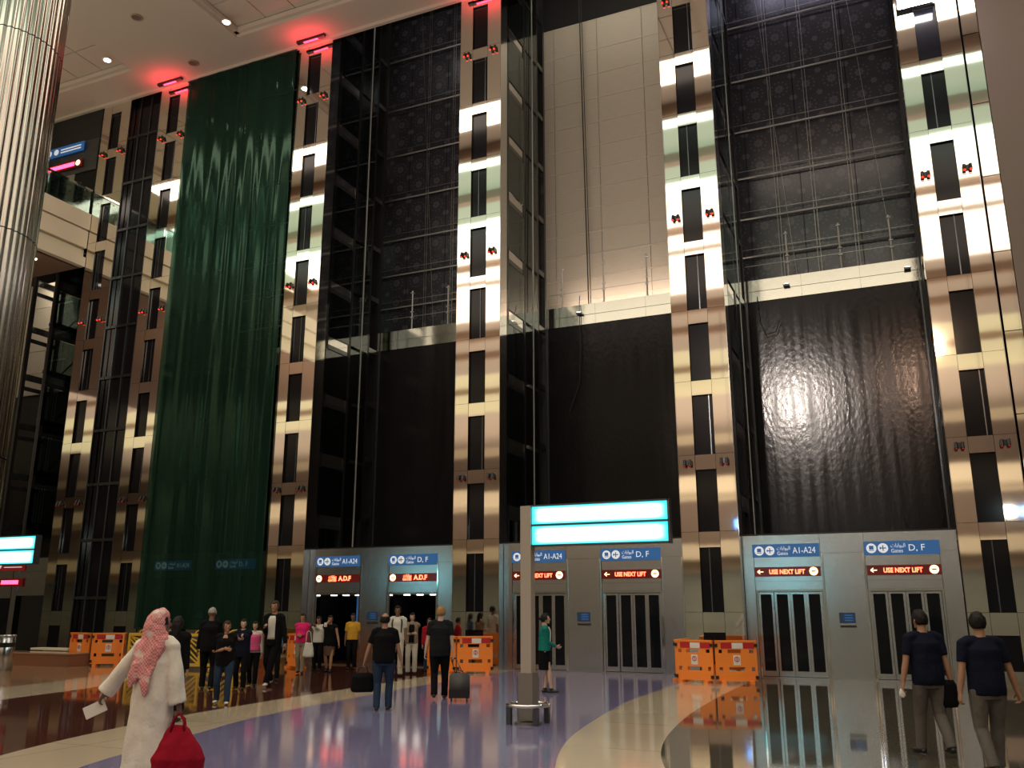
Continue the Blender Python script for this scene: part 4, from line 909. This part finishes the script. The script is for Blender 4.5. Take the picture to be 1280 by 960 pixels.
# 7 suited man
t7, i7 = person('tall man in a black jacket over a white shirt walking towards the camera', -12.99,-6.55, TO-6, 1.80, skin='skin_tan', top=('cloth_black','long',.82), bottom=('pants','cloth_black'), shoes='cloth_offwhite', hair=('short','hair_brown'), lh=(-.30,.05,.80), rh=(.10,.25,1.22), seed=13, lf=(.02,.22,.085), rf=(.08,-.18,.14), curl=.6)
front_patch(t7, i7, 'shirt_front', .96, 1.44, 24, .036, 'cloth_offwhite')
# 8 denim woman
person('woman with dark hair and blue denim jacket half behind the suited man', -14.0,-5.2, TO+15, 1.47, skin='skin_tan', top=('cloth_denimtop','long',.92), bottom=('pants','cloth_black'), hair=('long','hair_black'), seed=14, detail=.014, lf=(-.1,.1,.085), rf=(.1,-.1,.1))
# 9 magenta woman
t9, i9 = person('woman in a magenta blouse and khaki trousers with a white tote bag', -14.79,-3.10, TO, 1.50, skin='skin_tan', top=('cloth_magenta','long',.90), bottom=('pants','cloth_khaki'), hair=('short','hair_black'), lh=(-.02,.22,1.12), rh=(.04,.22,1.10), seed=15, detail=.014, lf=(-.08,.12,.085), rf=(.08,-.1,.1))
tb = thing('tote_bag', 'white tote bag hanging from the arm of the woman in magenta', 'bag', (-14.45,-3.25,.42), math.radians(TO))
Bm = MB(); Bm.tube([(0,0,0),(0,0,.05),(0,0,.2),(0,0,.36)], [(.13,.05),(.15,.06),(.13,.05),(.10,.03)], seg=20, ref=(1,0,0)); link('bag_body', remesh(Bm, .014, 2, .01, 12, 3), 'cloth_offwhite', tb)
link('strap', MB().tube([(-.08,0,.34),(-.03,0,.62),(.02,0,.66),(.06,0,.62),(.08,0,.34)], [.009]*5, seg=6), 'cloth_offwhite', tb)
# 10, 11, 12 group before the left open lift
t10, i10 = person('man in a white shirt raising a camera beside the left open lift', -15.12,-1.92, TO-10, 1.42, skin='skin_tan', top=('cloth_offwhite','long',.9), bottom=('pants','cloth_black'), hair=('short','hair_black'), lh=(.02,.22,1.42), rh=(.02,.24,1.42), seed=16, detail=.014, nod=10)
hw = held(t10, i10, 1); cm = thing('camera', 'small dark camera held up by the man in the white shirt', 'camera', (hw.x,hw.y,hw.z)); link('camera_body', MB().box(-.05,.05,-.025,.025,-.03,.03), 'black_plastic', cm); link('lens', MB().cyl((0,-.025,0), .022, .03, axis=(0,-1,0)), 'mid_steel', cm)
t11, i11 = person('woman in a black sleeveless top holding a phone to her face', -14.47,-2.31, TO, 1.45, skin='skin_tan', top=('cloth_black','none',.78), bottom=('skirt','cloth_brown'), hair=('short','hair_black'), lh=(-.32,.06,.86), rh=(.07,.2,1.50), seed=17, detail=.014, girth=1.05, lf=(-.08,.12,.085), rf=(.08,-.08,.1))
hw = held(t11, i11, 1); cm = thing('phone', 'small white phone in the raised hand of the woman in black', 'phone', (hw.x,hw.y,hw.z)); link('phone_body', MB().box(-.04,.04,-.008,.008,-.04,.07), 'paper', cm)
person('man in a mustard yellow shirt standing behind the woman with the phone', -14.55,-1.1, TO, 1.50, skin='skin_brown', top=('cloth_yellow','short',.92), bottom=('pants','cloth_black'), hair=('short','hair_black'), seed=18, detail=.014)
# 13 polo man
t13, i13 = person('man in a black polo shirt and jeans walking away with a black bag', -8.30,-9.54, AW, 1.56, skin='skin_tan', top=('cloth_black','short',.84), bottom=('pants','cloth_denim'), hair=('bald','hair_black'), lh=(-.37,.03,.86), rh=(.33,.04,.84), seed=19, girth=1.18, sh=1.1, lf=(-.10,-.06,.085), rf=(.10,.08,.085), curl=.8)
hw = held(t13, i13, -1)
bg = thing('travel_bag', 'soft black travel bag in the left hand of the man in a black polo', 'bag', (hw.x,hw.y,hw.z-.42), math.radians(AW+6))
Bm = MB(); Bm.tube([(0,0,0),(0,0,.04),(0,0,.25),(0,0,.31)], [(.17,.09),(.20,.11),(.19,.11),(.15,.07)], seg=20, ref=(1,0,0)); link('bag_body', remesh(Bm, .012, 3, .006, 8, 1), 'cloth_black', bg)
link('handle', MB().tube([(-.09,0,.30),(-.06,0,.40),(.06,0,.40),(.09,0,.30)], [.012]*4, seg=8), 'black_plastic', bg)
# 14 white shirt with backpack
t14, i14 = person('man in a white shirt with dark backpack straps, behind the man in the black polo', -12.05,-2.86, TO, 1.70, skin='skin_brown', top=('cloth_offwhite','short',.88), bottom=('pants','cloth_cream'), hair=('short','hair_black'), seed=20, detail=.014)
front_patch(t14, i14, 'backpack_strap', 1.08, 1.42, 5, .040, 'black_plastic', c=38); front_patch(t14, i14, 'backpack_strap', 1.08, 1.42, 5, .040, 'black_plastic', c=-38)
# 15, 16
t15, i15 = person('woman with long dark hair in a beige cardigan, arms folded', -12.1,-2.03, TO, 1.52, skin='skin_light', top=('cloth_khaki','long',.86), bottom=('pants','cloth_cream'), hair=('long','hair_black'), lh=(.10,.2,1.14), rh=(-.08,.22,1.16), seed=21, detail=.014)
front_patch(t15, i15, 'shirt_front', .90, 1.42, 25, .034, 'cloth_black')
person('person in a dark red top and jeans behind the woman in the cardigan', -12.25,-.87, TO+30, 1.38, skin='skin_tan', top=('cloth_red','long',.86), bottom=('pants','cloth_denim'), hair=('short','hair_black'), seed=22, detail=.014)
# 17 fair-haired man with suitcase
t17, i17 = person('fair-haired man in a black t-shirt walking away with a wheeled suitcase', -8.32,-7.51, AW, 1.68, skin='skin_light', top=('cloth_charcoal','short',.80), bottom=('pants','cloth_black'), hair=('short','hair_blond'), lh=(-.30,.02,.80), rh=(.27,-.04,.80), seed=23, girth=1.12, sh=1.05, lf=(-.09,-.14,.12), rf=(.09,.14,.085), curl=.8)
hw = held(t17, i17, 1)
sc = thing('wheeled_suitcase', 'dark grey wheeled suitcase pulled by the fair-haired man', 'suitcase', (-7.80,-7.70,0), math.radians(AW))
m_ = bmesh.new(); bmesh.ops.create_cube(m_, size=1); bmesh.ops.scale(m_, vec=(.37,.23,.42), verts=m_.verts); bmesh.ops.bevel(m_, geom=m_.edges, offset=.035, segments=3, affect='EDGES'); me = bpy.data.meshes.new('case'); m_.to_mesh(me); m_.free()
link('case_body', me, 'suitcase_grey', sc, True, (0,0,.28)); link('lower_case', MB().box(-.188,.188,-.12,.12,.06,.20), 'suitcase_black', sc)
for dx in (-.14,.14): link('wheel', MB().cyl((dx-.015,-.08,.035), .035, .03, 14, axis=(1,0,0)), 'black_plastic', sc)
inv = (Matrix.Translation(sc.location)@Matrix.Rotation(math.radians(AW),4,'Z')).inverted(); q = inv@hw
for dx in (-.07,.07): link('pull_bar', MB().bar((dx,-.09,.47),(q.x+dx*.6,q.y,q.z),.009,8), 'mirror_chrome', sc)
link('pull_grip', MB().bar((q.x-.06,q.y,q.z),(q.x+.06,q.y,q.z),.015,8), 'black_plastic', sc)
link('top_handle', MB().tube([(-.07,0,.49),(-.05,0,.53),(.05,0,.53),(.07,0,.49)], [.01]*4, seg=6), 'black_plastic', sc)
# 18 uniformed woman
t18, i18 = person('woman in a green uniform jacket and black skirt standing in profile by the signpost', -6.98,-5.53, -66, 1.54, skin='skin_light', top=('cloth_green','long',.92), bottom=('skirt','cloth_black'), shoes='black_plastic', hair=('bun','hair_black'), lh=(-.05,.26,1.02), rh=(.05,.26,1.02), seed=24, lf=(-.08,.0,.085), rf=(.08,.14,.085))
front_patch(t18, i18, 'blouse_front', 1.0, 1.45, 30, .034, 'cloth_white')
# 19, 20 the two men at right
t19, i19 = person('man in a navy t-shirt and grey trousers walking away, left of the two at right', .05,-11.0, AW+4, 1.62, skin='skin_tan', top=('cloth_navy','short',.84), bottom=('pants','cloth_greytrouser'), hair=('short','hair_black'), lh=(-.34,.02,.80), rh=(.28,-.05,.80), seed=25, girth=1.08, sh=1.12, lf=(-.10,.16,.085), rf=(.10,-.20,.14), lean=.03, curl=.8, yaw=12)
hw = held(t19, i19, 1)
bg = thing('shoulder_bag', 'small black shoulder bag at the right hip of the man in navy', 'bag', (hw.x-.05,hw.y-.02,hw.z-.02), math.radians(AW))
Bm = MB(); Bm.tube([(0,0,-.16),(0,0,-.12),(0,0,.10),(0,0,.15)], [(.09,.05),(.11,.06),(.10,.06),(.07,.04)], seg=16, ref=(1,0,0)); link('bag_body', remesh(Bm, .012, 3, .004, 8, 1), 'cloth_black', bg)
link('strap', MB().tube([(-.05,0,.14),(0,0,.26),(.05,0,.14)], [.008]*3, seg=6), 'black_plastic', bg)
hw = held(t19, i19, -1); pp = thing('tissue', 'small white tissue in the left hand of the left man in navy', 'paper', (hw.x,hw.y,hw.z-.03)); link('sheet', MB().ball((0,0,0), (.035,.02,.05), 8, 6, lambda p: p*(1+.3*noise.noise(p*3))), 'paper', pp)
person('man in a dark navy t-shirt and grey trousers at the right edge, walking away', .60,-12.03, AW-2, 1.60, skin='skin_tan', top=('cloth_navy','short',.84), bottom=('pants','cloth_greytrouser'), hair=('short','hair_black'), lh=(-.32,.0,.80), rh=(.36,.03,.82), seed=26, girth=1.12, sh=1.16, lf=(-.10,-.15,.12), rf=(.10,.15,.085), lean=.02, curl=.7, yaw=-8)

t = thing('glare_lamp', 'blinding white lamp added as glare high on the column at the right edge', 'lamp', (1.55,-.45,17.35))  # added lamp standing in for the glare mirrored in the column
link('housing', MB().box(-.45,.45,.02,.30,-.28,.28), 'mid_steel', t); link('lens', MB().box(-.42,.42,-.01,.26,-.31,-.282).box(-.42,.42,-.01,.01,-.25,.25), 'glare_white', t); link('bracket', MB().box(-.05,.05,.30,.45,-.05,.05), 'dark_steel', t)
